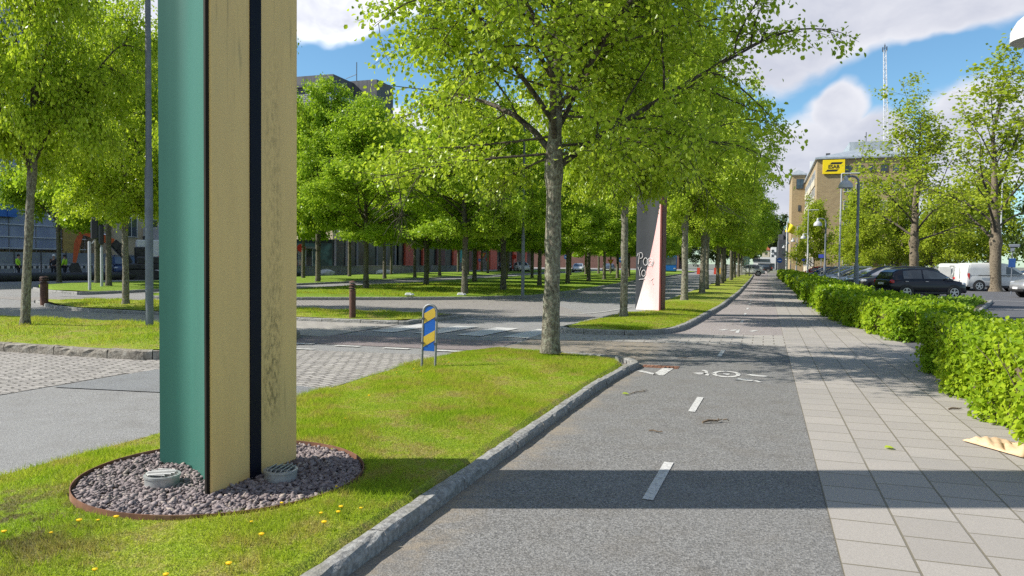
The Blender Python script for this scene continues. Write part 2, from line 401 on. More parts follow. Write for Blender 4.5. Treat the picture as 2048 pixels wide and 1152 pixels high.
def smooth_line(P, n=6):
    """Catmull-Rom through P"""
    P = [np.array(p, float) for p in P]; out = []
    for i in range(len(P) - 1):
        p0, p1, p2, p3 = P[max(i - 1, 0)], P[i], P[i + 1], P[min(i + 2, len(P) - 1)]
        for t in np.linspace(0, 1, n, endpoint=False):
            out.append(.5 * (2 * p1 + (p2 - p0) * t + (2 * p0 - 5 * p1 + 4 * p2 - p3) * t * t + (3 * p1 - p0 - 3 * p2 + p3) * t ** 3))
    out.append(P[-1]); return np.array(out)
def lump(x, y, k=1.0, s=0.0):
    return (np.sin(x * 1.7 * k + 1.3 + s) * np.sin(y * 1.3 * k + .4 + s) + .5 * np.sin(x * 4.1 * k + y * 2.7 * k + s)) / 1.5
def kerb(name, line, ztop, zbot=-0.02, width=0.14, block=1.0, sub=0.12, rough=0.0045, inner_side=1, m=None):
    """granite kerb stones along LINE (the road-side edge); the body lies to the left of the line when inner_side is 1"""
    line = np.asarray(line, float)
    L = np.concatenate([[0], np.cumsum(np.linalg.norm(np.diff(line, axis=0), axis=1))]); tot = L[-1]
    mb_v, mb_f = [], []; s0 = 0.0; rr = np.random.default_rng(abs(hash(name)) % 1000 if False else len(line) * 7 + int(tot))
    at = lambda s: np.array([np.interp(s, L, line[:, 0]), np.interp(s, L, line[:, 1])])
    while s0 < tot - .02:
        bl = block * rr.uniform(.8, 1.2); s1 = min(s0 + bl, tot); n = max(2, int((s1 - s0) / sub) + 1)
        dz = rr.normal(0, .004); prev = None
        for s in np.linspace(s0 + .007, s1 - .007, n):
            p = at(s); q = at(min(s + .05, tot)) - at(max(s - .05, 0)); q /= np.linalg.norm(q) + 1e-9
            nrm = np.array([-q[1], q[0]]) * inner_side
            ring = []
            for (o, z) in ((0.0, zbot), (0.0, ztop * .5), (0.004, ztop - .018), (0.022, ztop), (width * .5, ztop + .003), (width - .01, ztop), (width, ztop - .02), (width, zbot)):
                j = rr.normal(0, rough) if z > zbot else 0
                pp = p + nrm * (o + j); ring.append((pp[0], pp[1], z + dz + (rr.normal(0, rough * .5) if z > zbot else 0)))
            b = len(mb_v); mb_v += ring
            if prev is not None:
                for k in range(7): mb_f.append((prev + k, prev + k + 1, b + k + 1, b + k))
            else: mb_f.append(tuple(range(b, b + 8)))
            prev = b
        mb_f.append(tuple(range(prev + 7, prev - 1, -1)))
        s0 = s1
    me = bpy.data.meshes.new(name); me.from_pydata(mb_v, [], mb_f); me.update()
    bm = bmesh.new(); bm.from_mesh(me); bmesh.ops.recalc_face_normals(bm, faces=bm.faces); bm.to_mesh(me); bm.free()
    return link_mesh(name, me, m or M['kerb'], None, 'structure')

# far ground to the horizon
gnd = MB()
gnd.add([(-3000, -300, -.06), (3000, -300, -.06), (3000, 5000, -.06), (-3000, 5000, -.06)], [(0, 1, 2, 3)])
gnd.build('ground', surf('far ground', (0.16, 0.155, 0.13), (0.12, 0.13, 0.09), .05, .95), None, 'structure')
# roads west of the path
sheet('road', [(-46, -20), (-1.6, -20), (-1.6, 260), (-46, 260)], -.012, M['asphalt'])
sheet('bike_path', [(-2.1, -12), (0.42, -12), (0.42, 16.6), (-4.6, 16.0), (-4.6, 12.6), (-2.1, 12.4)], 0.0, M['bike_asphalt'])
sheet('bike_path', [(-3.6, 16.95), (0.42, 18.4), (0.42, 190), (-2.6, 190)], 0.0, M['red_asphalt'])
sheet('pavement', [(-4.7, 15.25), (0.42, 15.9), (0.42, 18.4), (-3.6, 16.95), (-4.7, 16.6)], 0.004, M['pavers'])
sheet('pavement', [(0.42, -8), (2.75, -8), (2.75, 150), (0.42, 150)], 0.004, M['slab'])
# parking area and its driveway, on the east side
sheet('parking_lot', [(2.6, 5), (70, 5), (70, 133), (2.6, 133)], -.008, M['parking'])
sheet('pavement', [(-8.7, 14.0), (-8.7, 17.35), (-34, 17.35), (-34, 14.3)], 0.0, M['pavers'])
sheet('red_crossing', [(-9.0, 12.75), (-4.7, 12.95), (-4.7, 14.75), (-9.0, 14.55)], -.004, M['deep_red'])
sheet('setts', [(-12.6, -6), (-8.4, -6), (-8.4, 9.62), (-40, 9.62), (-40, -6)], -.006, M['setts'])
sheet('setts', [(-9.2, 8.45), (-5.02, 8.35), (-4.9, 12.1), (-9.2, 11.6)], -.004, M['setts'])
sheet('setts', [(-8.2, 20.7), (-4.3, 21.5), (-8.9, 31.0), (-13.5, 28.6), (-17.8, 26.2), (-30, 22.5), (-24, 20.6)], -.006, M['setts_flat'])
sheet('asphalt_patch', [(-8.3, 7.2), (-5.12, 7.6), (-5.1, 8.30), (-8.3, 8.9)], -.001, M['patch'])
tram = sheet('road', [(-27.3, 24), (-23.0, 24), (-27.0, 260), (-31.5, 260)], -.004, M['asphalt'])
# painted markings
mk = MB()
def bar(x0, y0, x1, y1, wd, z=.006, mb=None):
    a, b = np.array((x0, y0)), np.array((x1, y1)); q = (b - a) / np.linalg.norm(b - a); n = np.array((-q[1], q[0])) * wd / 2
    (mb or mk).add([(*(a - n), z), (*(b - n), z), (*(b + n), z), (*(a + n), z)], [(0, 1, 2, 3)])
for y0, y1 in ((5.18, 6.22), (8.45, 9.42), (13.7, 14.75)):
    bar(-.72, y0, -.70, y1, .075)
for y0 in np.arange(18.6, 110, 3.3):
    bar(-.62 + .002 * y0, y0, -.62 + .002 * y0, y0 + 1.0, .075)
mk.build('road_markings', M['paint'], None, 'structure'); mk = MB()
# bicycle symbol, lying across the lane
def ring(cx, cy, rx, ry, wd, z=.006, n=28, a0=0, a1=2 * math.pi):
    V = []; 
    for i in range(n + 1):
        th = a0 + (a1 - a0) * i / n
        for k in (1.0, 1.0 - wd): V.append((cx + rx * k * math.cos(th), cy + ry * k * math.sin(th), z))
    mk.add(V, [(2 * i, 2 * i + 2, 2 * i + 3, 2 * i + 1) for i in range(n)])
ring(-.50, 11.55, .20, .34, .30)
ring(-.50, 11.55, .05, .09, .98)
ring(-.86, 11.6, .10, .26, .45, a0=-2.2, a1=1.6)
ring(-.86, 11.35, .13, .2, .4, a0=-.4, a1=2.6)
bar(-.80, 11.5, -.66, 11.55, .06)
bar(-.34, 11.1, -.12, 11.05, .16); bar(-.20, 11.62, .05, 11.5, .14); bar(-.1, 11.05, -.03, 10.9, .06)
bar(-1.42, 11.05, -1.36, 11.95, .16); bar(-1.74, 11.4, -1.45, 11.1, .10)
for i, x in enumerate((-1.0, -.75, -.3)): bar(x, 19.1, x + .14, 19.5, .12)
mk.build('road_markings', M['worn_paint'], None, 'structure')
zb = MB()
for i, x in enumerate((-8.1, -7.05, -6.0, -4.95)):
    bar(x - .05, 15.45, x + .12, 17.65, .58, .002, zb)
zb.build('zebra_crossing', M['paint'], None, 'structure')
wk = MB()
for x in np.arange(-8.6, -4.9, 1.0):
    bar(x, 12.62, x + .5, 12.64, .16, .003, wk)
bar(-9.1, 11.75, -7.6, 11.9, .12, .003, wk)
line = smooth_line([(-13, 22.0), (-9.4, 21.0), (-7.0, 21.6), (-5.2, 24.0), (-4.6, 28.0)])
for i in range(len(line) - 1): bar(*line[i], *line[i + 1], .09, .002, wk)
wk.build('road_markings', M['worn_paint'], None, 'structure')
pk = MB()
bar(8.2, 33.0, 13.0, 36.0, .16, .004, pk); bar(12.2, 38.6, 20, 36.6, .16, .004, pk); bar(9.6, 41.8, 14.6, 41.0, .16, .004, pk)
for y in np.arange(43.2, 92, 2.75): bar(4.4, y, 9.2, y, .1, .002, pk)
pk.build('road_markings', M['worn_paint'], None, 'structure')

# ------------------------------------------------------------------ lawns and kerbs
def z_isl(x, y, s): return .018 + .072 * np.clip((x + 5.15) / 3.05, 0, 1) ** .8 + .022 * np.sin(np.pi * s) + .010 * lump(x, y, 2.0) - .05 * (np.asarray(s) > .985) - .09 * ((x + 3.57) ** 2 + (y - 4.47) ** 2 < .945 ** 2)
K1 = np.concatenate([np.array([(-1.98, -9), (-1.98, 2), (-1.97, 6), (-1.95, 9.5), (-1.86, 11.3)]), smooth_line([(-1.86, 11.3), (-1.80, 11.8), (-2.02, 12.3), (-2.55, 12.6), (-3.4, 12.72), (-4.4, 12.95)], 5)[1:]])
kerb('kerb', resample(K1, 200), .086, width=.115, inner_side=1)
L1R = np.array([(-2.085, -9), (-2.085, 2), (-2.075, 6), (-2.055, 9.5), (-1.985, 11.1), (-2.03, 11.7), (-2.3, 12.1), (-2.7, 12.4), (-3.5, 12.55), (-4.4, 12.80)])
L1L = np.array([(-5.46, -9), (-5.32, 3), (-5.18, 5), (-5.12, 7), (-5.14, 9), (-5.20, 10.6), (-5.20, 11.2), (-5.08, 12.2), (-4.8, 12.8)])
strip_between('lawn', L1L, L1R, 640, 90, z_isl, M['lawn'])
kerb('kerb', resample(np.array([(-5.13, 7.2), (-5.16, 9), (-5.22, 10.6), (-5.22, 11.3), (-5.1, 12.2), (-4.75, 12.9)]), 50), .025, width=.10, inner_side=-1, block=.6)
def z_i2(x, y, s): return .10 + .05 * np.sin(np.pi * s) + .008 * lump(x, y, 1.6)
K2 = np.concatenate([smooth_line([(-4.62, 17.5), (-4.30, 16.95), (-3.5, 16.82), (-2.6, 16.98), (-2.15, 17.6), (-1.88, 18.6), (-1.70, 21.5), (-1.42, 30)], 5), np.array([(-1.28, 44), (-1.3, 75), (-1.5, 118)])])
kerb('kerb', resample(K2, 260), .11, width=.14, inner_side=1)
K2L = np.array([(-4.62, 17.5), (-4.3, 20.5), (-4.05, 24), (-3.95, 30), (-3.9, 52), (-3.9, 90), (-3.9, 118)])
kerb('kerb', resample(K2L, 160), .11, width=.14, inner_side=-1)
strip_between('lawn', np.array([(-4.45, 17.45), (-4.17, 20.5), (-3.92, 24), (-3.82, 30), (-3.77, 52), (-3.77, 118)]),
              np.array([(-4.2, 17.12), (-3.5, 16.97), (-2.7, 17.13), (-2.3, 17.7), (-2.0, 18.7), (-1.83, 21.6), (-1.55, 30), (-1.41, 44), (-1.43, 75), (-1.63, 118)]), 300, 16, z_i2, M['lawn'])
# median
def z_med(x, y, s): return .10 + .12 * np.sin(np.pi * s) ** .8 + .015 * lump(x, y, .6)
KM = np.concatenate([smooth_line([(-23.2, 24.3), (-20.8, 24.8), (-17.6, 26.2), (-13.2, 28.9), (-10.6, 31.6), (-9.7, 34.5), (-9.7, 42)], 6), np.array([(-10.4, 66), (-11.5, 108), (-13, 160)])])
kerb('kerb', resample(KM, 300), .12, width=.14, inner_side=1)
KML = np.array([(-23.2, 24.3), (-23.0, 34), (-23.2, 45), (-24.2, 60), (-25.4, 80), (-28, 120), (-30, 160)])
kerb('kerb', resample(KML, 150), .12, width=.14, inner_side=-1)
strip_between('lawn', KML + (.16, .1), KM + np.array((-.13, .13)), 220, 24, z_med, M['lush'])
# lawn west of the pillar
def z_w(x, y, s): return .125 + .05 * np.sin(np.pi * s) + .012 * lump(x, y, 1.2)
kerb('kerb', resample(smooth_line([(-40, 9.62), (-20, 9.62), (-12.3, 9.62), (-9.6, 9.62), (-9.0, 9.9), (-8.8, 10.8), (-8.9, 13.2), (-9.3, 13.95)], 5), 300), .135, width=.15, inner_side=1, rough=.007, m=M['kerb_brown'])
strip_between('lawn', np.array([(-40, 9.78), (-20, 9.78), (-12.3, 9.78), (-9.7, 9.8), (-9.1, 10.2)]), np.array([(-40, 14.2), (-18.2, 14.25), (-13, 14.2), (-9.6, 13.95), (-9.0, 13.0)]), 120, 20, z_w, M['lawn'])
# strip with the bollards
def z_b(x, y, s): return .09 + .04 * np.sin(np.pi * s) + .01 * lump(x, y, 1.2)
kerb('kerb', resample(smooth_line([(-24.2, 20.3), (-20, 17.9), (-14, 17.4), (-9.0, 17.40), (-8.5, 18.0), (-8.2, 19.6), (-8.2, 20.5), (-9.5, 20.7), (-13.8, 20.75), (-20.5, 22.3), (-24.2, 20.3)], 5), 260), .085, width=.12, inner_side=1)
strip_between('lawn', np.array([(-23.9, 20.3), (-20, 18.05), (-14, 17.55), (-9.1, 17.55), (-8.5, 18.4)]), np.array([(-23.9, 20.4), (-20.5, 22.12), (-13.8, 20.6), (-9.4, 20.55), (-8.4, 20.2)]), 100, 14, z_b, M['lawn'])
# far strip
def z_f(x, y, s): return .10 + .15 * np.sin(np.pi * s) + .02 * lump(x, y, .6)
KF = np.array([(-33.5, 28.0), (-30.5, 26.2), (-28.2, 25.6), (-27.5, 26.6), (-27.5, 40), (-28.3, 60), (-30, 90), (-33, 160)])
kerb('kerb', resample(smooth_line(KF, 5), 200), .12, width=.14, inner_side=1)
strip_between('lawn', np.array([(-33.4, 28.2), (-38, 33), (-39.5, 45), (-40, 60), (-41, 90), (-43, 160)]), np.array([(-33.2, 28.1), (-30.3, 26.5), (-27.65, 26.8), (-27.65, 40), (-28.45, 60), (-30.15, 90), (-33.15, 160)]), 140, 12, z_f, M['lush'])
sheet('footway', [(-46, 20), (-80, 20), (-80, 260), (-46, 260)], -.008, M['red_asphalt'])
# ================================================================== vegetation
def leaf_mesh(name, P, Nrm, T, size, kind='leaf'):
    """folded leaves: P base points, T direction of growth, Nrm leaf normal, size per leaf"""
    n = len(P); T = T / (np.linalg.norm(T, axis=1, keepdims=True) + 1e-9)
    S = np.cross(T, Nrm); S /= np.linalg.norm(S, axis=1, keepdims=True) + 1e-9
    Nn = np.cross(S, T); s = size[:, None]
    if kind == 'leaf':
        tpl = [(0, 0, 0), (-.40, .30, .13), (-.36, .70, .10), (0, 1.0, -.05), (.36, .70, .10), (.40, .30, .13)]
        faces = [(0, 3, 2, 1), (0, 5, 4, 3)]
    else:
        tpl = [(0, 0, 0), (-.45, .5, .1), (0, 1.0, 0), (.45, .5, .1)]
        faces = [(0, 3, 2, 1)]
    V = np.stack([P + S * (a * s) + T * (b * s) + Nn * (c * s) for a, b, c in tpl], 1)
    k = len(tpl); base = (np.arange(n) * k)[:, None]
    F = np.concatenate([base + np.array(f)[None, :] for f in faces]).astype(np.int32)
    return np_mesh(name, V.reshape(-1, 3), F)
def tubes(name, lines, m):
    """lines: list of (points (n,3), radii (n), sides)"""
    Vs, F, b = [], [], 0
    for P, r, k in lines:
        n = len(P); T = np.gradient(P, axis=0); T /= np.linalg.norm(T, axis=1, keepdims=True) + 1e-9
        ref = np.array((1.0, .13, .07)) if abs(T[:, 0]).mean() < .75 else np.array((.1, 1.0, .05))
        A = ref - T * (T @ ref)[:, None]; A /= np.linalg.norm(A, axis=1, keepdims=True) + 1e-9; B = np.cross(T, A)
        th = np.arange(k) * 2 * np.pi / k
        V = P[:, None, :] + (A[:, None, :] * np.cos(th)[None, :, None] + B[:, None, :] * np.sin(th)[None, :, None]) * r[:, None, None]
        Vs.append(V.reshape(-1, 3))
        i = b + (np.arange(n - 1) * k)[:, None]; j = np.arange(k)[None, :]; j2 = (j + 1) % k
        F.append(np.stack([i + j, i + j2, i + k + j2, i + k + j], -1).reshape(-1, 4)); b += n * k
    return np_mesh(name, np.concatenate(Vs), np.concatenate(F))
def grow(seed, H=10.0, fork=3.2, r0=.165, spread=4.0, n_limb=20, n_sec=9, n_twig=7, leaves=22, lsize=.085, low=2.7, lean=0.0, up=.55, sparse=0.0, sides=10, shape='egg', droop=.25, kink=.05, kind='leaf', clump=.12, bald=0.0, n_low=0):
    g = np.random.default_rng(seed); trunk_l, limb_l = [], []
    # leader
    n = 16; t = np.linspace(0, 1, n); top = H * .93
    P = np.stack([np.cumsum(g.normal(0, kink, n)) * t + lean * t * H, np.cumsum(g.normal(0, kink, n)) * t, t * top], -1)
    rad = np.where(P[:, 2] < fork, r0 * (1.0 - .14 * P[:, 2] / fork), r0 * .80 * (1 - (P[:, 2] - fork) / (top - fork + .01)) ** 1.1 + .012)
    tt = np.linspace(0, 1, 44); PP = np.stack([np.interp(tt, t, P[:, k]) for k in range(3)], -1); rr = np.interp(tt, t, rad)
    flare = 1 + .35 * np.exp(-PP[:, 2] / .22); lumps = 1 + .05 * np.sin(PP[:, 2] * 5 + seed) + .05 * np.sin(PP[:, 2] * 13 + 2 * seed)
    knob = 1 + .28 * np.exp(-((PP[:, 2] - fork * .93) / .25) ** 2)
    trunk_l.append((PP, rr * flare * lumps * knob, sides + 4))
    LP, LT = [], []
    def env(z):            # crown radius at height z
        u = np.clip((z - low) / (H - low), 0, 1)
        return spread * (np.clip(np.sin(np.pi * (u * .80 + .20)), 0, 1) ** .65 if shape == 'egg' else np.clip(np.sin(np.pi * (u * .70 + .28)), 0, 1) ** .8)
    def poly(p0, d, L, n, curl, wig):
        pts = [p0]; d = d / np.linalg.norm(d); st = L / (n - 1)
        for i in range(n - 1):
            d = d + np.array((0, 0, curl)) * (1.0 / n) + g.normal(0, wig, 3); d /= np.linalg.norm(d); pts.append(pts[-1] + d * st)
        return np.array(pts), d
    secs = []
    for i in range(n_limb):
        u = (i + g.uniform(0, .8)) / n_limb; z0 = fork * .93 + (H * .86 - fork) * u ** 1.15
        az = i * 2.39996 + g.normal(0, .25); el = R(40) + (R(70) - R(40)) * u + g.normal(0, .1); el = el * (.6 + .8 * up)
        p0 = np.array([np.interp(z0, P[:, 2], P[:, 0]), np.interp(z0, P[:, 2], P[:, 1]), z0])
        d = np.array((math.cos(az) * math.cos(el), math.sin(az) * math.cos(el), math.sin(el)))
        zt = z0 + spread * math.tan(el) * .55; L = max(.9, env(min(zt, H * .93)) / max(math.cos(el), .42)) * g.uniform(.82, 1.12)
        L = min(L, spread * 1.12); r_ = (r0 * .25 * (1 - u) + .014) * g.uniform(.85, 1.15)
        pts, _ = poly(p0, d, L, 9, -droop * (1 - u) * 1.6, .07)
        limb_l.append((pts, r_ * (1 - np.linspace(0, 1, 9)) ** .85 + .008, 7))
        for j in range(n_sec):
            f = .22 + .78 * (j + g.uniform(0, .9)) / n_sec; k = min(int(f * 8), 7); q = pts[k] + (pts[k + 1] - pts[k]) * (f * 8 - k)
            dd = (pts[k + 1] - pts[k]); dd /= np.linalg.norm(dd)
            o = g.normal(0, 1, 3); o -= dd * (o @ dd); o /= np.linalg.norm(o); o[2] = o[2] * .7
            d2 = dd * .65 + o * g.uniform(.6, 1.0); L2 = (L * .42 * (1.15 - f * .75) + .25) * g.uniform(.7, 1.2)
            p2, _ = poly(q, d2, L2, 6, -droop, .12); secs.append((p2, L2))
            limb_l.append((p2, .30 * r_ * (1 - np.linspace(0, 1, 6)) ** .8 + .005, 4))
    for i in range(n_low):     # short low shoots round the fork
        z0 = fork * g.uniform(.96, 1.75); az = i * 2.39996 + .8; el = g.uniform(-.05, .42)
        p0 = np.array([np.interp(z0, P[:, 2], P[:, 0]), np.interp(z0, P[:, 2], P[:, 1]), z0]); d = np.array((math.cos(az) * math.cos(el), math.sin(az) * math.cos(el), math.sin(el))); L = spread * g.uniform(.35, .75)
        pts, _ = poly(p0, d, L, 8, -.25, .10); limb_l.append((pts, .018 * (1 - np.linspace(0, 1, 8)) ** .8 + .005, 5))
        for j in range(7):
            f = .25 + .75 * (j + g.uniform(0, .9)) / 7; k = min(int(f * 7), 6); q = pts[k] + (pts[k + 1] - pts[k]) * (f * 7 - k); o = g.normal(0, 1, 3); o[2] *= .5
            p2, _ = poly(q, d + o * .8, L * g.uniform(.25, .45), 6, -.6, .12); secs.append((p2, L)); limb_l.append((p2, .007 * (1 - np.linspace(0, 1, 6)) ** .8 + .004, 3))
    for p2, L2 in secs:
        if g.random() < bald: continue
        for j in range(n_twig):
            f = .15 + .85 * (j + g.uniform(0, .9)) / n_twig; k = min(int(f * 5), 4); q = p2[k] + (p2[k + 1] - p2[k]) * (f * 5 - k)
            dd = p2[k + 1] - p2[k]; dd /= np.linalg.norm(dd); o = g.normal(0, 1, 3); o[2] = o[2] * .6 - .15
            p3, _ = poly(q, dd * .6 + o * .6, g.uniform(.28, .72) * (spread / 4.0), 4, -.5, .16)
            limb_l.append((p3, np.array((.007, .005, .004, .003)) * (spread / 4.0), 3))
            if g.random() < sparse: continue
            m_ = g.poisson(leaves)
            if m_ == 0: continue
            s = g.uniform(.1, 1.08, m_) * 3; kk = np.clip(s.astype(int), 0, 2); fr = (s - kk)[:, None]
            LP.append(p3[kk] * (1 - fr) + p3[kk + 1] * fr + g.normal(0, clump, (m_, 3)) * np.array((1, 1, .85)))
            LT.append(np.repeat((p3[-1] - p3[0])[None, :], m_, 0))
    LP = np.concatenate(LP); LT = np.concatenate(LT); keep = LP[:, 2] > np.maximum(low * .82, (fork * .86 if n_low else 0) + g.normal(0, .12, len(LP))); LP, LT = LP[keep], LT[keep]; n = len(LP)
    LT = LT * .5 + g.normal(0, .45, (n, 3)) + np.array((0, 0, -.35))
    Nn = g.normal(0, .65, (n, 3)) + np.array((0, 0, .75)); out = LP - np.array((0, 0, H * .5)); out /= np.linalg.norm(out, axis=1, keepdims=True); Nn += out * .55
    sz = lsize * g.uniform(.65, 1.25, n)
    return trunk_l, limb_l, (LP, Nn, LT, sz, kind)
TREES = {}
def tree_proto(key, mats, **kw):
    a, b, c = grow(**kw)
    me = tubes('trunk', a, None); me.materials.append(mats[0]); me.polygons.foreach_set('use_smooth', [True] * len(me.polygons))
    li = tubes('branches', b, None); li.materials.append(mats[1])
    lf = leaf_mesh('crown', *c); lf.materials.append(mats[2])
    TREES[key] = (me, li, lf)
def place_tree(key, name, loc, rz, sc, label, cat='tree', group=None, lean=(0, 0)):
    t = empty(name, loc, rz, label, cat, group); t.scale = (sc[0], sc[0], sc[1]) if isinstance(sc, tuple) else (sc,) * 3
    t.rotation_euler = (lean[0], lean[1], rz)
    for nm, me in zip(('trunk', 'branches', 'crown'), TREES[key]):
        o = bpy.data.objects.new(nm, me); COL.objects.link(o); o.parent = t
    return t
LM = (M['bark'], M['bark_dark'], M['leaf']); LF = (M['bark_far'], M['bark_dark'], M['leaf_far'])
tree_proto('near', LM, seed=11, H=10.2, fork=3.2, r0=.138, spread=4.0, n_limb=26, n_sec=11, n_twig=8, leaves=25, lsize=.074, low=2.5, sides=14, droop=.5, clump=.11, n_low=15)
tree_proto('mid', LM, seed=23, H=10.0, fork=3.2, r0=.145, spread=3.7, n_limb=24, n_sec=9, n_twig=7, leaves=34, lsize=.092, low=2.3, kind='leaf', clump=.14, droop=.5, n_low=12)
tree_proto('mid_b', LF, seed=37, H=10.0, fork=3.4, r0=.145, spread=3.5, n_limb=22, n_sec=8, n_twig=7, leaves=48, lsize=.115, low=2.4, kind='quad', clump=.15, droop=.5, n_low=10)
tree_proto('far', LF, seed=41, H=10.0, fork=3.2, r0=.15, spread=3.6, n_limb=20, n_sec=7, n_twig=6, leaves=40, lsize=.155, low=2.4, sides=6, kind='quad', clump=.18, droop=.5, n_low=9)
ORD = ['first', 'second', 'third', 'fourth', 'fifth', 'sixth', 'seventh', 'eighth', 'ninth', 'tenth', 'eleventh', 'twelfth', 'thirteenth', 'fourteenth', 'fifteenth', 'sixteenth', 'seventeenth', 'eighteenth', 'nineteenth', 'twentieth']
GR = 'lindens lining the boulevard'
tr1 = place_tree('near', 'linden_tree', (-3.30, 12.10, .12), .27, 1.0, 'big fresh green linden with lichen trunk on the near grass point beside the striped sign', 'tree', GR)
tr1.scale = (1.0, .76, 1.0)
place_tree('mid', 'linden_tree', (-3.66, 21.0, .12), .6, (.70, 1.0), 'linden in front of the grey and pink column, on the next grass island', 'tree', GR)
ys = [31.5, 39.2, 46.0, 52.9, 59.5, 66, 72.6, 79.5, 86.5, 93.5, 101, 109, 118, 127, 137, 148]
for i, y in enumerate(ys):
    k = 'mid' if i < 3 else ('mid_b' if i < 6 else 'far')
    place_tree(k, 'linden_tree', (-3.05 + .15 * math.sin(i * 2.3), y, .12), i * 1.9 + .4, (.92 + .06 * math.sin(i * 1.7), .98 + .05 * math.cos(i * 2.9)),
               'linden along the bike path, %s beyond the grey and pink column' % ORD[i], 'tree', GR)
# rows on the median
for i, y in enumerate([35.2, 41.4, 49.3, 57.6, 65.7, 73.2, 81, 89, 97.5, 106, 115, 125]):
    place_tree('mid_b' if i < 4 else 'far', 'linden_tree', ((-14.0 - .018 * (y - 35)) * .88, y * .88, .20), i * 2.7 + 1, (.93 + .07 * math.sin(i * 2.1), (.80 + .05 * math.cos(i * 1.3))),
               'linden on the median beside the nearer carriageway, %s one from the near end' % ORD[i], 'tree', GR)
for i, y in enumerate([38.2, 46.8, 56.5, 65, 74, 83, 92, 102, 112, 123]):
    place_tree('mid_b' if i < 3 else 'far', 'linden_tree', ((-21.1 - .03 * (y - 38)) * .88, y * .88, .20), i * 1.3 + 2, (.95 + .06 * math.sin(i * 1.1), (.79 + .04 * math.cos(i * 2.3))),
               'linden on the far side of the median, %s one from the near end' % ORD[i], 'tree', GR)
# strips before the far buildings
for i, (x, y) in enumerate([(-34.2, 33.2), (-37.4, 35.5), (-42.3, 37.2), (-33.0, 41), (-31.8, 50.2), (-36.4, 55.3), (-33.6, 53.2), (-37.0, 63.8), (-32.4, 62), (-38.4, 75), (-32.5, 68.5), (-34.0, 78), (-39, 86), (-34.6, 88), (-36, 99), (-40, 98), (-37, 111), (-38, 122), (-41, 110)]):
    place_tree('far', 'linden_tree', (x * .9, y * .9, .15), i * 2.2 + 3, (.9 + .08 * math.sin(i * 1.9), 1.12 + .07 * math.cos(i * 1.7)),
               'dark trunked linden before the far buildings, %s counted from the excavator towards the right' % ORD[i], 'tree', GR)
place_tree('mid', 'linden_tree', (-14.7, 12.1, .14), 4.4, (.60, 1.06), 'tall linden with a leaning trunk on the grass at the left edge', 'tree', GR, lean=(0, -.045))
place_tree('mid', 'linden_tree', (-19.3, 19.4, .1), 1.2, (.70, .86), 'linden by the grey lamp post, on the grass strip with the rusty bollards', 'tree', GR)
place_tree('mid', 'linden_tree', (-14.1, 17.9, .1), 5.1, (.46, .97), 'linden mostly hidden behind the green and yellow column', 'tree', GR)
place_tree('far', 'linden_tree', (-26.9, 13.2, .1), 3.3, 1.0, 'linden crown reaching in at the far left edge', 'tree', GR)

# ------------------------------------------------------------------ old trees by the car park
OM = (M['bark_old'], M['bark_dark'], M['leaf_old']); DM = (M['bark_old'], M['bark_dark'], M['leaf_dark'])
tree_proto('old', OM, seed=52, H=16.0, fork=4.3, r0=.36, spread=5.4, n_limb=20, n_sec=9, n_twig=6, leaves=14, lsize=.24, low=3.4, sides=10, sparse=.45, droop=.05, up=.62, kind='quad', clump=.34, shape='egg', kink=.12, bald=.12)
tree_proto('old_b', OM, seed=67, H=16.0, fork=4.0, r0=.33, spread=5.2, n_limb=18, n_sec=8, n_twig=6, leaves=12, lsize=.24, low=3.2, sides=10, sparse=.32, droop=.0, up=.66, kind='quad', clump=.32, kink=.14, bald=.2)
tree_proto('shrub', OM, seed=71, H=8.0, fork=1.2, r0=.12, spread=3.4, n_limb=22, n_sec=7, n_twig=5, leaves=17, lsize=.20, low=.8, sides=6, kind='quad', clump=.25, kink=.12)
tree_proto('dark', DM, seed=83, H=12.0, fork=1.5, r0=.25, spread=4.6, n_limb=24, n_sec=8, n_twig=6, leaves=16, lsize=.34, low=.9, sides=6, kind='quad', clump=.35)
GO = 'old trees by the car park'
place_tree('old', 'old_tree', (11.9, 72.0, 0), .3, (1.08, .90), 'large sparse old tree behind the black car, in front of the brick building', 'tree', GO)
place_tree('old_b', 'old_tree', (14.4, 58.0, 0), 2.2, (1.12, .86), 'large old tree with a thick trunk in front of the white vans', 'tree', GO)
GS = 'smaller trees in front of the brick building'
for x, y, s, k, lb in [(5.2, 92, .98, 'shrub', 'small leafy tree at the left corner of the brick building'), (10.9, 100, 1.2, 'shrub', 'bushy tree before the middle of the brick building wall'),
                       (15.4, 104, 1.1, 'shrub', 'low light green tree right of the large tree trunk'), (17.6, 96, .95, 'shrub', 'low tree above the first white van'),
                       (21.6, 104, 1.25, 'shrub', 'light green tree between the two large old trees'), (27, 112, 1.5, 'shrub', 'far pale tree behind the large old tree by the vans'), (9.6, 88, .8, 'shrub', 'short bush between brick building and parked cars')]:
    place_tree(k, 'young_tree', (x, y, 0), x * 1.7, (s * .72, s) if x < 6 else s, lb, 'tree', GS)
GD = 'dark trees at the far right'
for x, y, s, lb in [(26.5, 86, .82, 'dark green tree behind the white van at the right'), (31.0, 92, .95, 'dark green tree at the right edge, behind the grey car'), (20.4, 118, .55, 'dark low tree behind the nearer white van'), (37, 100, 1.0, 'dark tree rearmost on the right beyond the vans')]:
    place_tree('dark', 'dark_tree', (x, y, 0), x, s, lb, 'tree', GD)
for i, (x, y, s) in enumerate([(-22, 232, 1.0), (-14, 240, 1.1), (-6, 245, 1.0), (14, 262, 1.2), (4, 330, 1.6), (18, 330, 1.7)]):
    place_tree('dark', 'distant_tree', (x, y, 0), i, s, 'dark distant tree at the end of the street, %s from the left' % ORD[i], 'tree', 'trees at the end of the street')

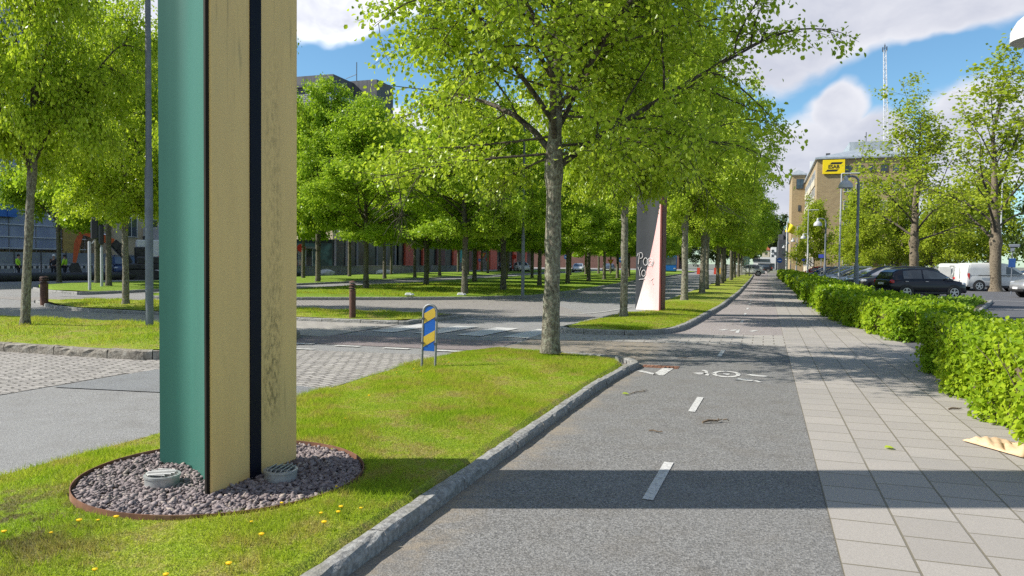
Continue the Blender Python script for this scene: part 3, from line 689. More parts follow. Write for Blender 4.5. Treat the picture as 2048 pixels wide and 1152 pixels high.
# ------------------------------------------------------------------ hedges
def hedge(name, quads, h, seed, label, dens=650, lsize=.075, mat='leaf_hedge', group='clipped hedges beside the pavement', lump_k=1.0, dead=0.0, core_m=None, kind='leaf'):
    """quads: list of 4-corner ground patches (ccw); leaves fill the shell above each"""
    g = np.random.default_rng(seed); root = None; Ps, Ns = [], []; core = MB(); tw = []
    for q in quads:
        q = np.array(q, float); c = q.mean(0); n = 0
        for i in range(4):
            a, b = q[i], q[(i + 1) % 4]; L = np.linalg.norm(b - a); e = (b - a) / L; nrm = np.array((e[1], -e[0])); m_ = int(L * h * dens)
            s = g.random(m_); z = g.random(m_) ** .85 * h; dp = np.abs(g.normal(0, .10, m_)) - .05
            wv = .09 * lump_k * np.sin(s * L * 3.3 + seed + z * 2) + .05 * np.sin(s * L * 8.7 + 1.0 + z * 5) + .04 * np.sin(z * 9 + s * L * 2)
            p = a + (b - a) * s[:, None] + nrm * (wv - dp)[:, None] - nrm * (.10 * (z / h) ** 3)[:, None]
            Ps.append(np.column_stack([p, z])); Ns.append(np.column_stack([np.repeat(nrm[None], m_, 0), np.full(m_, .45)]))
        area = np.linalg.norm(np.cross(np.append(q[1] - q[0], 0), np.append(q[3] - q[0], 0))); m_ = int(area * dens * .95)
        u, v = g.random(m_), g.random(m_); p = (q[0] * (1 - u)[:, None] + q[1] * u[:, None]) * (1 - v)[:, None] + (q[3] * (1 - u)[:, None] + q[2] * u[:, None]) * v[:, None]
        zz = h + .06 * lump_k * np.sin(p[:, 0] * 4.3 + p[:, 1] * 3.1 + seed) + .05 * np.sin(p[:, 1] * 7.7 + p[:, 0]) - np.abs(g.normal(0, .07, m_))
        kp = g.random(m_) > dead * (np.sin(p[:, 0] * 3.7 + seed) * np.sin(p[:, 1] * 2.1) * .5 + .6)
        Ps.append(np.column_stack([p, zz])[kp]); Ns.append(np.column_stack([g.normal(0, .4, (m_, 2)), np.ones(m_)])[kp])
        cq = c + (q - c) * (1 - .30 / np.maximum(np.linalg.norm(q - c, axis=1, keepdims=True), .4)); core.prism([tuple(x) for x in cq], 0.02, h - .2)
        for k in range(int(area * 26)):
            u, v = g.random(2); p0 = (q[0] * (1 - u) + q[1] * u) * (1 - v) + (q[3] * (1 - u) + q[2] * u) * v
            d = g.normal(0, .18, 2); tw.append((np.array([(*p0, h * .45), (*(p0 + d * .5), h * .75), (*(p0 + d), h + g.uniform(-.1, .06))]), np.array((.007, .005, .003)), 3))
    P = np.concatenate(Ps); Nn = np.concatenate(Ns); n = len(P)
    P[:, :2] += g.normal(0, .03, (n, 2)); P[:, 2] = np.clip(P[:, 2] + g.normal(0, .03, n), .03, None)
    Nn = Nn + g.normal(0, .45, (n, 3)); T = g.normal(0, .6, (n, 3)) + np.array((0, 0, -.25))
    c0 = P.mean(0); r = empty(name, (c0[0], c0[1], 0), 0, label, 'hedge', group); off = np.array((c0[0], c0[1], 0))
    link_mesh('foliage', leaf_mesh('foliage', P - off, Nn, T, lsize * g.uniform(.6, 1.3, n), kind), M[mat], r)
    core.v = [tuple(np.array(v) - off) for v in core.v]
    core.build('branch_core', core_m or M['twig'], r)
    link_mesh('bare_wood', tubes('bare_wood', [(a - off, b, c) for a, b, c in tw], None), M['twig'], r, 'stuff')
    return r
hedge('hedge', [[(2.26, 6.6), (2.95, 6.6), (3.12, 10.6), (2.32, 10.6)], [(2.32, 10.6), (3.12, 10.6), (3.38, 14.3), (2.52, 14.3)]], .82, 3, 'nearest chest high bright green hedge with the paper sack at its foot', dens=2300, lsize=.056, dead=.7)
hedge('hedge', [[(2.72, 17.9), (4.1, 18.3), (4.1, 22.6), (2.12, 22.6)]], .72, 5, 'hedge corner just beyond the gap, with its lower end facing the near hedge', dens=1000, lsize=.08, dead=.4)
hedge('hedge', [[(2.05, 22.7), (3.9, 22.7), (3.7, 26.5), (1.86, 26.5)]], .74, 6, 'bright yellow green hedge stretch in front of the nearest bell lamp', dens=700, lsize=.088)
for i, (y0, y1) in enumerate([(26.7, 30.6), (30.9, 34.8), (35.2, 39.4), (39.8, 44.0), (44.6, 50.0), (50.6, 57.0), (57.8, 66.0), (67, 78), (80, 92), (95, 112)]):
    nl = max(2, int(round((y1 - y0) / (1.25 if i < 4 else 2.2)))); st_ = (y1 - y0) / nl
    hedge('hedge', [[(1.76 + .07 * ((k * 7 + i) % 3), y0 + st_ * k), (3.3, y0 + st_ * k), (3.3, y0 + st_ * (k + .86)), (1.76 + .07 * ((k * 7 + i) % 3), y0 + st_ * (k + .86))] for k in range(nl)], .80, 10 + i, 'hedge block along the pavement, %s beyond the bright stretch at the bell lamp' % ORD[i], dens=460 if i < 4 else 150, lsize=.098 if i < 4 else .19, lump_k=1.6, kind='leaf' if i < 3 else 'quad')
hedge('ground_cover', [[(4.1, 18.9), (4.75, 22.6), (4.75, 26), (4.1, 26)], [(4.75, 22.6), (6.6, 30.0), (6.6, 32), (4.75, 26)], [(4.1, 26), (4.75, 26), (6.6, 32), (4.1, 32)], [(6.6, 30), (9.3, 39.2), (9.3, 41), (6.6, 32)], [(4.1, 32), (6.6, 32), (9.3, 41), (4.3, 41)]], .14, 31, 'low dark green planting in front of the black car, between hedge and driveway', dens=170, lsize=.13, mat='leaf_cover', group='low planting by the car park')
me = MB()
me.prism([(3.9, 18.0), (4.3, 18.3), (5.0, 22.4), (6.9, 29.8), (9.75, 39.9), (9.4, 41.4), (3.6, 41.4)], -.004, .06); me.build('planting_bed', M['soil'], None, 'structure')
kerb('kerb', resample(np.array([(4.35, 18.2), (5.1, 22.4), (7.0, 29.8), (9.85, 39.9)]), 60), .10, width=.13, inner_side=1)

# ------------------------------------------------------------------ grass blades (nobody could count them)
def blades(parts, name):
    Vs = []
    for (A, B, zf, n, hgt, wid, ybias) in parts:
        A, B = resample(A, 200), resample(B, 200); t = rng.random(n) ** ybias; s = rng.random(n) ** .9
        ia = t * 199; i0 = np.clip(ia.astype(int), 0, 198); fr = (ia - i0)[:, None]
        a = A[i0] * (1 - fr) + A[i0 + 1] * fr; b = B[i0] * (1 - fr) + B[i0 + 1] * fr; p = a * (1 - s)[:, None] + b * s[:, None]
        z = zf(p[:, 0], p[:, 1], s); th = rng.random(n) * 6.283
        pat = .55 + .75 * np.clip(np.sin(p[:, 0] * 2.3 + 1) * np.sin(p[:, 1] * 1.9) + .5 * np.sin(p[:, 0] * 5.1 + p[:, 1] * 4.3) + .4, 0, 1)
        h = hgt * rng.uniform(.5, 1.25, n) * pat; lean = rng.normal(0, .65, (n, 2)) * h[:, None]; wx, wy = np.cos(th) * wid * .5, np.sin(th) * wid * .5
        b0 = np.column_stack([p[:, 0] - wx, p[:, 1] - wy, z - .005]); b1 = np.column_stack([p[:, 0] + wx, p[:, 1] + wy, z - .005]); tp = np.column_stack([p + lean, z + h])
        Vs.append(np.stack([b0, b1, tp], 1))
    V = np.concatenate(Vs).reshape(-1, 3); F = np.arange(len(V)).reshape(-1, 3)
    return link_mesh(name, np_mesh(name, V, F), M['blade'], None, 'stuff')
PIL = np.array((-3.57, 4.47))
a1 = np.array([(-5.46, 1.5), (-5.32, 3), (-5.18, 5), (-5.12, 7), (-5.14, 9)]); b1 = np.array([(-2.13, 1.5), (-2.12, 2), (-2.11, 6), (-2.09, 9)])
a2 = np.array([(-5.14, 9), (-5.20, 10.6), (-5.20, 11.2), (-5.08, 12.2), (-4.8, 12.75)]); b2 = np.array([(-2.09, 9), (-2.02, 11.1), (-2.06, 11.7), (-2.3, 12.1), (-2.7, 12.4), (-3.5, 12.52), (-4.4, 12.75)])
gr = blades([(a1, b1, z_isl, 150000, .036, .0055, 1.0), (a2, b2, z_isl, 50000, .042, .007, 1.0),
             (np.array([(-4.4, 17.5), (-4.17, 20.5), (-3.92, 24), (-3.82, 30)]), np.array([(-2.7, 17.1), (-2.0, 18.7), (-1.83, 21.6), (-1.55, 30)]), z_i2, 26000, .05, .012, 1.3),
             (np.array([(-24, 9.8), (-12.3, 9.8), (-9.4, 10.0)]), np.array([(-24, 14.2), (-13, 14.15), (-9.2, 13.5)]), z_w, 32000, .055, .012, 1.0),
             (np.array([(-23, 20.2), (-20, 18.1), (-14, 17.6), (-8.8, 17.7)]), np.array([(-23, 20.9), (-20.5, 22.1), (-13.8, 20.55), (-8.6, 20.2)]), z_b, 16000, .07, .016, 1.0),
             (np.array([(-22.9, 24.8), (-22.8, 34), (-23, 45)]), np.array([(-13.4, 29.1), (-10.4, 34), (-9.9, 44)]), z_med, 26000, .07, .022, 1.2)], 'grass')
# cut the blades that would grow through the gravel bed or the trees' feet
bm = bmesh.new(); bm.from_mesh(gr.data)
dead = [v for v in bm.verts if (v.co.x - PIL[0]) ** 2 + (v.co.y - PIL[1]) ** 2 < 0.965 ** 2]
bmesh.ops.delete(bm, geom=dead, context='VERTS'); bm.to_mesh(gr.data); bm.free()
# ================================================================== buildings
M['ybrick'] = brick_mat('yellow brick', (0.40, 0.285, 0.135), (0.30, 0.205, 0.095), (0.36, 0.31, 0.22), .50, .17, .02, wall=True, bump=.4, dirt=(.27, .19, .10), speck=6)
M['rbrick'] = brick_mat('red brick', (0.17, 0.068, 0.048), (0.12, 0.05, 0.038), (0.15, 0.12, 0.10), .30, .10, .012, wall=True, bump=.4, speck=8)
M['cream'] = surf('cream render', (0.50, 0.42, 0.29), (0.44, 0.37, 0.26), .6, .9)
M['spandrel'] = surf('pale spandrel', (0.52, 0.46, 0.34), (0.45, 0.40, 0.30), .8, .8)
M['zinc'] = surf('zinc roof', (0.42, 0.45, 0.47), (0.33, 0.36, 0.38), 1.2, .5, .4)
M['darkmetal'] = surf('dark cladding', (0.075, 0.078, 0.085), (0.05, 0.052, 0.058), 2.0, .55, .2)
M['slate'] = surf('dark boards', (0.11, 0.11, 0.12), (0.07, 0.07, 0.078), 3.0, .7, stretch=(1, 1, .1))
M['concrete'] = surf('grey concrete', (0.26, 0.26, 0.26), (0.20, 0.20, 0.20), 1.5, .9, bump=.3)
M['white_wall'] = surf('white wall', (0.70, 0.70, 0.68), (0.62, 0.62, 0.60), .5, .8)
M['orange_wall'] = surf('orange red panel', (0.50, 0.085, 0.035), (0.42, 0.07, 0.03), 1.0, .6)
M['sheeting'] = surf('scaffold sheeting', (0.33, 0.36, 0.46), (0.24, 0.27, 0.37), .7, .7, bump=.5, bscale=1.5, stretch=(1, 1, .4))
M['ply'] = surf('ochre panel', (0.42, 0.29, 0.085), (0.36, 0.25, 0.075), 3, .8)
M['blue_tarp'] = surf('blue tarpaulin', (0.035, 0.17, 0.52), (0.025, 0.11, 0.38), 1.5, .5, bump=.8, bscale=3)
M['hoard'] = surf('grey hoarding', (0.25, 0.27, 0.29), (0.21, 0.225, 0.24), 1.0, .7)
M['rail_white'] = surf('pale rail', (0.60, 0.60, 0.62), None, 4, .5)
def glass(name, c=(0.02, 0.028, 0.035), rough=.06):
    m, t, b = new_mat(name); v = obj_coord(t)
    t.l.new(t.mix(t.ramp(t.noise(v, .7, 2.0), .4, .6), c, tuple(x * 2.4 for x in c)), b.inputs['Base Color'])
    b.inputs['Roughness'].default_value = rough; b.inputs['Specular IOR Level'].default_value = .8 if rough < .2 else .3
    return m
M['glass'] = glass('window glass'); M['glass_green'] = glass('green shop glass', (.006, .016, .015), .25); M['glass_blue'] = glass('blue window glass', (.10, .16, .24))
M['frame_white'] = surf('white frame', (0.62, 0.62, 0.60), None, 3, .5)
M['frame_dark'] = surf('dark frame', (0.06, 0.065, 0.07), None, 3, .5)
def window(parent, c, wd, h, face, gm, fm, n=2, dep=.16):
    """a window at C on a wall that faces FACE ('x','-x','-y'): frame with a pane child"""
    u = Vector((0, 1, 0)) if 'x' in face else Vector((1, 0, 0)); nn = {'x': Vector((1, 0, 0)), '-x': Vector((-1, 0, 0)), '-y': Vector((0, -1, 0))}[face]
    c = Vector(c); fr = MB(); t = .07
    def bx(o, du, dz, dd=dep):
        s = Vector((abs(u.x) * du + abs(nn.x) * dd, abs(u.y) * du + abs(nn.y) * dd, dz)); fr.box(c + o, s)
    bx(Vector((0, 0, h / 2)), wd + t, t); bx(Vector((0, 0, -h / 2)) + nn * .03, wd + t + .1, t, dep + .06)
    for k in range(n + 1): bx(u * (-wd / 2 + wd * k / n), t * (.8 if 0 < k < n else 1), h - t - .004)
    f = fr.build('window', fm, parent)
    g = MB(); s = Vector((abs(u.x) * (wd - .01) + abs(nn.x) * .05, abs(u.y) * (wd - .01) + abs(nn.y) * .05, h - t)); g.box(c + nn * .03, s)
    g.build('pane', gm, f); return f
# --- yellow brick office building with the sign
b = empty('office_building', (8.04, 140, 0), 0, 'long yellow brick office building with a yellow sign on its top corner', 'building')
def wb(name, lo, hi, m, par=b, org=(8.04, 140)):
    mb = MB(); mb.box(((lo[0] + hi[0]) / 2 - org[0], (lo[1] + hi[1]) / 2 - org[1], (lo[2] + hi[2]) / 2), (hi[0] - lo[0], hi[1] - lo[1], hi[2] - lo[2])); return mb.build(name, m, par)
wb('wall', (8.04, 140, 1.15), (23.6, 196, 19.4), M['ybrick'])
wb('plinth', (7.98, 139.94, 0), (23.65, 196, 1.15), M['concrete'])
wb('stair_tower', (5.32, 180, 0), (8.0, 200, 21.2), M['ybrick'])
def roof(x0, y0, x1, y1, z, rise, over, par, m, name='roof', inset=None):
    mb = MB(); o = over; ins = inset or min(x1 - x0, y1 - y0) * .45
    V = [(x0 - o, y0 - o, z), (x1 + o, y0 - o, z), (x1 + o, y1 + o, z), (x0 - o, y1 + o, z), (x0 - o, y0 - o, z + .28), (x1 + o, y0 - o, z + .28), (x1 + o, y1 + o, z + .28), (x0 - o, y1 + o, z + .28),
         (x0 + ins, y0 + ins, z + rise), (x1 - ins, y0 + ins, z + rise), (x1 - ins, y1 - ins, z + rise), (x0 + ins, y1 - ins, z + rise)]
    mb.add(V, [(3, 2, 1, 0), (0, 1, 5, 4), (1, 2, 6, 5), (2, 3, 7, 6), (3, 0, 4, 7), (4, 5, 9, 8), (5, 6, 10, 9), (6, 7, 11, 10), (7, 4, 8, 11), (8, 9, 10, 11)]); return mb.build(name, m, par)
roof(0, 0, 15.56, 56, 19.4, 2.5, .35, b, M['zinc'], inset=7)
rt = roof(-2.72, 40, -.04, 60, 21.2, 1.3, .3, b, M['zinc'], inset=1.2)
wb('plant_room', (13.9, 150, 20.8), (21.0, 172, 23.6), M['zinc'])
ch = MB(); ch.box((.6, 30, 21.3), (.55, .55, 3.2)); ch.build('chimney', M['white_wall'], rt)
av = MB(); av.box((2.2, 8, 21.2), (.7, .5, .5)); av.tube([(2.2, 8, 20.4), (2.2, 8, 21.2)], .06); av.build('roof_vent', M['darkmetal'], b)
pp = MB(); pp.tube([(9.2, 16, 23.6), (9.2, 16, 26.2)], .07); pp.build('antenna', M['darkmetal'], b)
sg = MB(); sg.bbox((2.58, -.20, 18.07), (3.46, .22, 2.36), .03)
sgo = sg.build('sign_board', surf('yellow sign', (0.85, 0.62, 0.0), (0.82, 0.60, 0.0), 2, .45), b); sgo['label'] = 'yellow sign with black slanted bars and the lettering ESAB'
blk = surf('black sign paint', (0.02, 0.018, 0.016), None, 3, .5)
lg = MB()
for zc_, dx, ln in ((18.66, .20, 1.75), (17.46, -.12, 1.75)):
    z0, z1 = zc_ - .17, zc_ + .17; x0 = 2.58 + dx - ln / 2; sl_ = .34
    pts = [(x0, z0), (x0 + ln, z0), (x0 + ln + sl_, z1), (x0 + sl_, z1)] if dx > 0 else [(x0 - sl_, z0), (x0 + ln - sl_, z0), (x0 + ln, z1), (x0, z1)]
    lg.add([(x, -.325, z) for x, z in pts] + [(x, -.312, z) for x, z in pts], [(0, 1, 2, 3), (7, 6, 5, 4), (0, 4, 5, 1), (1, 5, 6, 2), (2, 6, 7, 3), (3, 7, 4, 0)])
lg.build('emblem_bars', blk, sgo)
def lettering(txt, loc, size, m, parent=None, rot=(R(90), 0, 0), bold=.0, ext=.01, sx=1.0, name='lettering'):
    cu = bpy.data.curves.new(name, 'FONT'); cu.body = txt; cu.size = size; cu.align_x = 'CENTER'; cu.align_y = 'CENTER'; cu.extrude = ext; cu.offset = bold
    o = bpy.data.objects.new(name, cu); COL.objects.link(o); o.location = loc; o.rotation_euler = rot; o.scale.x = sx
    dg = bpy.context.evaluated_depsgraph_get(); me = bpy.data.meshes.new_from_object(o.evaluated_get(dg)); bpy.data.objects.remove(o)
    o = link_mesh(name, me, None, parent); me.materials.clear(); me.materials.append(m); o.location = loc; o.rotation_euler = rot; o.scale.x = sx; return o
lettering('ESAB', (2.55, -.325, 18.06), .80, blk, sgo, bold=.022, sx=1.0)
for r in range(6):
    z = 17.7 - 3.05 * r
    for k in range(6):
        x = 4.80 + 1.83 * k
        if z > 2.0: window(b, (x, 0, z), 1.05, 1.05 if r == 0 else 1.5, '-y', M['glass'], M['frame_white'] if r else M['frame_dark'], 1 if r == 0 else 2)
for r in range(6):      # long side towards the street: alternating window bands and pale spandrels, broken by brick piers
    z = 17.5 - 3.05 * r
    if z < 2: continue
    for k in range(3):
        y0 = 4.6 + 12 * k
        sp = MB(); sp.box((-.06, y0 + 5.2, z - 1.45), (.20, 10.4, 1.15)); sp.build('spandrel', M['spandrel'], b)
        window(b, (0, y0 + 5.2, z - .05), 10.4, 1.45, '-x', M['glass'], M['frame_white'], 7)
window(b, (-1.13, 40, 19.3), 1.45, 2.05, '-y', M['glass'], M['frame_dark'], 2)
for z in (14, 9.5, 5): window(b, (-1.13, 40, z), .5, 1.2, '-y', M['glass'], M['frame_dark'], 1)
cn = MB(); cn.box((10.4, -1.6, 2.75), (9.6, 3.0, .18)); [cn.box((x, -2.8, 1.33), (.12, .12, 2.66)) for x in (6, 10.4, 14.8)]; cn.build('canopy', M['concrete'], b)
# --- lattice mast on the roof, behind
ms = empty('lattice_mast', (22.03, 165, 0), 0, 'tall white lattice radio mast rising behind the brick building roof', 'mast')
mm = MB(); zz0, zz1 = 19.5, 43.2; nb = 26
for cx, cy in ((-1, -1), (1, -1), (1, 1), (-1, 1)):
    mm.tube([(cx * .42, cy * .42, zz0), (cx * .22 - .9, cy * .22, zz1)], .055, 5)
for i in range(nb):
    f0, f1 = i / nb, (i + 1) / nb
    def pt(s, f): k = .42 * (1 - f) + .22 * f; return (s[0] * k - .9 * f, s[1] * k, zz0 + (zz1 - zz0) * f)
    for a, c in (((-1, -1), (1, -1)), ((1, -1), (1, 1)), ((1, 1), (-1, 1)), ((-1, 1), (-1, -1))):
        if i % 2: a, c = c, a
        mm.tube([pt(a, f0), pt(c, f1)], .03, 4, cap=False); mm.tube([pt(a, f1), pt(c, f1)], .03, 4, cap=False)
mm.build('lattice', M['rail_white'], ms)
hd = MB(); hd.tube([(-.9, 0, zz1), (-.9, 0, zz1 + 1.3)], .05); [hd.box((-.9 + dx, 0, zz1 + .2 + dz), (.18, .3, .8)) for dx, dz in ((-.35, 0), (.35, .1), (0, .4))]; hd.build('aerial', M['darkmetal'], ms)
# --- end of the street
def simple(name, label, lo, hi, m, cat='building', group=None, wins=()):
    r = empty(name, ((lo[0] + hi[0]) / 2, lo[1], lo[2]), 0, label, cat, group); mb = MB(); mb.box((0, (hi[1] - lo[1]) / 2, (hi[2] - lo[2]) / 2), (hi[0] - lo[0], hi[1] - lo[1], hi[2] - lo[2])); mb.build('wall', m, r)
    for (x, z, w_, h_) in wins: window(r, (x, 0, z), w_, h_, '-y', M['glass'], M['frame_dark'], 2)
    return r
GE = 'buildings at the end of the street'
simple('white_house', 'white stepped block at the end of the street, tallest one', (1.75, 262, 0), (3.4, 280, 7.2), M['white_wall'], group=GE, wins=[(-.3, 5.9, .7, .9), (-.3, 4.4, .7, .9), (.45, 5.2, .5, .8)])
simple('white_house', 'long low white building with a glass strip at the end of the street', (-3.5, 255, 0), (3.2, 262, 3.9), M['white_wall'], group=GE, wins=[(-1, 2.9, 5.0, .8), (.5, 1.2, 4.8, 1.5)])
simple('grey_house', 'grey block with balconies right of the white block', (3.5, 268, 0), (6.6, 285, 6.6), M['concrete'], group=GE, wins=[(-.7, 5.2, .9, .8), (.6, 5.2, .9, .8), (-.7, 3.6, .9, .8), (.6, 3.6, .9, .8)])
rh = simple('red_roofed_house', 'small house with a red roof left of the white block', (-1.0, 285, 0), (1.5, 300, 6.6), M['spandrel'], group=GE, wins=[(0, 5.6, .6, .8)])
roof(-1.25, 0, 1.25, 15, 6.6, 1.5, .2, rh, surf('red tiles', (0.36, .09, .05), None, 3, .8), inset=1.0)
dk = simple('dark_tower_house', 'dark narrow building with stepped top behind the yellow flag', (3.3, 215, 0), (6.2, 235, 8.2), M['darkmetal'], group=GE, wins=[(0, 6.8, 1.2, .9), (0, 4.8, 1.2, .9)])
mb = MB(); mb.box((-.9, 2, 8.9), (1.2, 4, 1.4)); mb.box((.5, 6, 9.5), (1.6, 8, 2.6)); mb.build('upper_storey', M['slate'], dk)
# --- scaffolded building at far left
sb = empty('scaffolded_building', (-60, 18, 0), 0, 'tall building wrapped in grey blue scaffold sheeting with pale rails', 'building')
def wl(name, lo, hi, m, par, o): return wb(name, lo, hi, m, par, (o[0], o[1]))
wl('wall', (-80, 18, 0), (-60.9, 55.7, 22.5), M['cream'], sb, (-60, 18))
mb = MB()
for y in np.arange(0, 34.6, 2.5):
    wob = [(-.05, y + .04, 2.2), (0, y + 2.46, 2.2), (0, y + 2.46, 22.3), (-.05, y + .04, 22.3)]
    mb.add(wob + [(x - .03, yy, z) for x, yy, z in wob], [(0, 1, 2, 3), (7, 6, 5, 4), (0, 4, 5, 1), (1, 5, 6, 2), (2, 6, 7, 3), (3, 7, 4, 0)])
mb.build('sheeting', M['sheeting'], sb)
rails = MB(); [rails.box((.08, 18.8, z + dz), (.05, 37.6, .085)) for z in np.arange(2.3, 22, 2.0) for dz in (0, .95)]; rails.build('guard_rails', M['rail_white'], sb)
po = MB(); [po.tube([(.03, y, 0), (.03, y, 22.6)], .03, 6) for y in np.arange(0, 37.7, 2.5)]; po.build('scaffold_poles', M['concrete'], sb)
mb = MB(); mb.box((.22, 35.9, 3.75), (.12, 1.75, 3.9)); mb.build('panel', M['ply'], sb); mb = MB(); mb.box((.22, 36.6, 9.3), (.12, 1.7, 2.6)); mb.build('panel', M['ply'], sb)
tp = MB()
for i in range(14):
    y0 = 17 + i * 1.0; tp.box((.30 + .1 * math.sin(i * 1.9), y0, 5.7 + .25 * math.sin(i * 1.3)), (.3, 1.02, 1.3 + .4 * math.sin(i * 2.2)), rz=.2 * math.sin(i * 3))
tp.build('tarpaulin', M['blue_tarp'], sb); mb = MB(); mb.box((.3, 35.4, 12.0), (.2, 2.4, 1.6)); mb.build('tarpaulin', M['blue_tarp'], sb)
# --- cream building with attic windows
cb = empty('cream_building', (-58, 57, 0), 0, 'cream building with a white clad attic storey, beside the grey lamp post', 'building'); o = (-58, 57)
wl('wall', (-76, 57, 0), (-58, 69, 17.3), M['cream'], cb, o); wl('cornice', (-76.1, 56.6, 17.3), (-57.6, 69.2, 17.75), M['concrete'], cb, o)
wl('attic', (-75, 57.6, 17.75), (-58.4, 68.6, 20.6), M['cream'], cb, o); wl('roof_slab', (-76, 57.0, 20.6), (-57.7, 69, 20.95), M['darkmetal'], cb, o)
wl('roof_cabin', (-74, 60.6, 20.95), (-59, 68.6, 22.4), M['white_wall'], cb, o); wl('coping', (-74.3, 60.3, 22.4), (-58.7, 68.8, 23.4), M['slate'], cb, o)
for k in range(5): window(cb, (-.4, 1.9 + 2.1 * k, 19.1), 1.7, 2.1, 'x', M['glass_blue'], M['frame_white'], 2)
for r in range(4):
    for k in range(4): window(cb, (0, 2.0 + 2.7 * k, 15.3 - 3.6 * r), 1.4, 1.8, 'x', M['glass'], M['frame_white'], 2)
    for k in range(4): window(cb, (-3 - 3.4 * k, 0, 15.3 - 3.6 * r), 1.4, 1.8, '-y', M['glass'], M['frame_white'], 2)
# --- corner building with the roof terrace
tb = empty('terrace_building', (-52, 85.5, 0), 0, 'cream corner building with a white railed roof terrace and dark boarded penthouse', 'building'); o = (-52, 85.5)
wl('wall', (-74, 85.5, 4.2), (-52, 103.8, 20.6), M['cream'], tb, o); wl('shop_front', (-73.8, 85.7, 0), (-52.2, 103.7, 4.2), M['glass_green'], tb, o)
wl('parapet', (-74.2, 85.3, 20.6), (-51.8, 104, 21.35), M['slate'], tb, o)
ph = wl('penthouse', (-73, 88.5, 21.35), (-54.6, 103, 24.2), M['slate'], tb, o)
mb = MB(); mb.box((-7.2, 11, 25.4), (6.5, 9, 2.6)); mb.box((-2.8, 14.5, 24.7), (5.0, 5, 4.6)); mb.build('upper_boards', M['slate'], tb)
mb = MB(); mb.add([(-20.5, 2.6, 24.2), (-6.2, 2.6, 24.2), (-6.2, 9, 24.2), (-20.5, 9, 24.2), (-20.5, 2.6, 27.0), (-6.2, 2.6, 24.5), (-6.2, 9, 24.5), (-20.5, 9, 27.0)], [(3, 2, 1, 0), (4, 5, 6, 7), (0, 1, 5, 4), (1, 2, 6, 5), (2, 3, 7, 6), (3, 0, 4, 7)]); mb.build('sloping_roof', M['darkmetal'], tb)
pp = MB(); pp.tube([(-3.5, 12, 27), (-3.5, 12, 29.6)], .06); pp.tube([(-5.2, 12, 27.4), (-3.5, 12, 27.9)], .04); pp.build('antenna', M['darkmetal'], tb)
rl = MB()
for z in (21.55, 21.8, 22.05, 22.3, 22.55): rl.box((.03, 9, z), (.05, 18.2, .05)); rl.box((-10.9, -.05, z), (21.8, .05, .05))
for k in range(10): rl.box((.03, 2 * k, 21.95), (.07, .07, 1.2)); rl.box((-2.2 * k - .1, -.05, 21.95), (.07, .07, 1.2))
rl.build('terrace_railing', M['rail_white'], tb)
for k in range(5): window(tb, (-2.6, 4.2 + 2.5 * k, 22.8), 2.0, 1.9, 'x', M['glass_blue'], M['frame_dark'], 2)
for k in range(4): window(tb, (-8 - 2.0 * k, 3.0, 23.4), 1.6, .6, '-y', M['glass'], M['frame_dark'], 1)
for r in range(4):
    for k in range(6): window(tb, (0, 2.4 + 2.9 * k, 18.3 - 3.6 * r), 1.5, 1.9, 'x', M['glass'], M['frame_white'], 2)
for k in range(7):
    mb = MB(); mb.box((-.15, .8 + 2.8 * k, 2.1), (.2, .3, 4.1)); mb.build('shop_pier', M['concrete'], tb)
# --- long brick building further along
lb = empty('brick_building', (-52, 104.3, 0), 0, 'long red brick building with orange red panels and dark shop windows behind the trees', 'building'); o = (-52, 104.3)
wl('wall', (-74, 104.3, 4.6), (-52, 176, 21.5), M['rbrick'], lb, o); wl('shop_front', (-73.8, 104.5, 0), (-52.25, 175.8, 4.6), M['glass_green'], lb, o); wl('roof_slab', (-74.3, 104.1, 21.5), (-51.6, 176.3, 22.0), M['darkmetal'], lb, o)
for k, (y, wd_) in enumerate([(3.5, 3.2), (9, 1.6), (22, 2.2), (34, 1.6), (42, 4.0), (56, 2.2), (64, 1.6)]):
    mb = MB(); mb.box((-.1, y, 2.3), (.3, wd_, 4.59)); mb.build('orange_panel', M['orange_wall'], lb)
for k, y in enumerate((15.5, 28, 48.5)):
    mb = MB(); mb.box((-.1, y, 2.3), (.3, 3.4, 4.59)); mb.build('brick_pier', M['rbrick'], lb)
for r in range(4):
    for k in range(16): window(lb, (0, 3.2 + 4.3 * k, 18.8 - 3.7 * r), 1.9, 1.9, 'x', M['glass'], M['frame_dark'], 2)
simple('distant_block', 'dark block closing the boulevard behind the far trees', (-70, 230, 0), (-24, 250, 12), M['rbrick'], group=GE, wins=[(-10 + 4 * k, 9 - 3.5 * r, 1.6, 1.6) for k in range(7) for r in range(2)])
# --- low wall, hoarding, barriers
t = MB(); t.box((-44, 80, .45), (.35, 34, .9)); t.box((-44, 80, .93), (.45, 34.1, .06)); t.box((-43.0, 101, .5), (.35, 10, 1.0)); tag(t.build('low_wall', M['concrete']), 'grey low concrete wall before the shop fronts', 'wall')
t = empty('dark_pavilion', (-47.5, 62, 0), 0, 'low dark glazed pavilion behind the trees right of the green and yellow column', 'pavilion')
mb = MB(); mb.box((0, 4, 1.4), (4.5, 9, 2.7)); mb.build('wall', M['glass'], t); mb = MB(); mb.box((0, 4, 2.86), (5.0, 9.6, .2)); mb.build('roof', M['concrete'], t)
mb = MB(); [mb.box((2.28, y, 1.4), (.08, .1, 2.7)) for y in np.arange(-.4, 8.6, 1.25)]; mb.build('frame', M['rail_white'], t)
hw = empty('hoarding', (-57, 22, 0), 0, 'grey site hoarding of sheet panels along the scaffolded building', 'hoarding')
for k in range(14):
    mb = MB(); mb.box((0, 1.2 + 2.4 * k, .98), (.06, 2.34, 1.95)); mb.build('panel', M['hoard'], hw)
mb = MB(); [mb.tube([(.06, 2.4 * k, 0), (.06, 2.4 * k, 2.1)], .04, 6) for k in range(15)]; mb.build('posts', M['frame_dark'], hw)
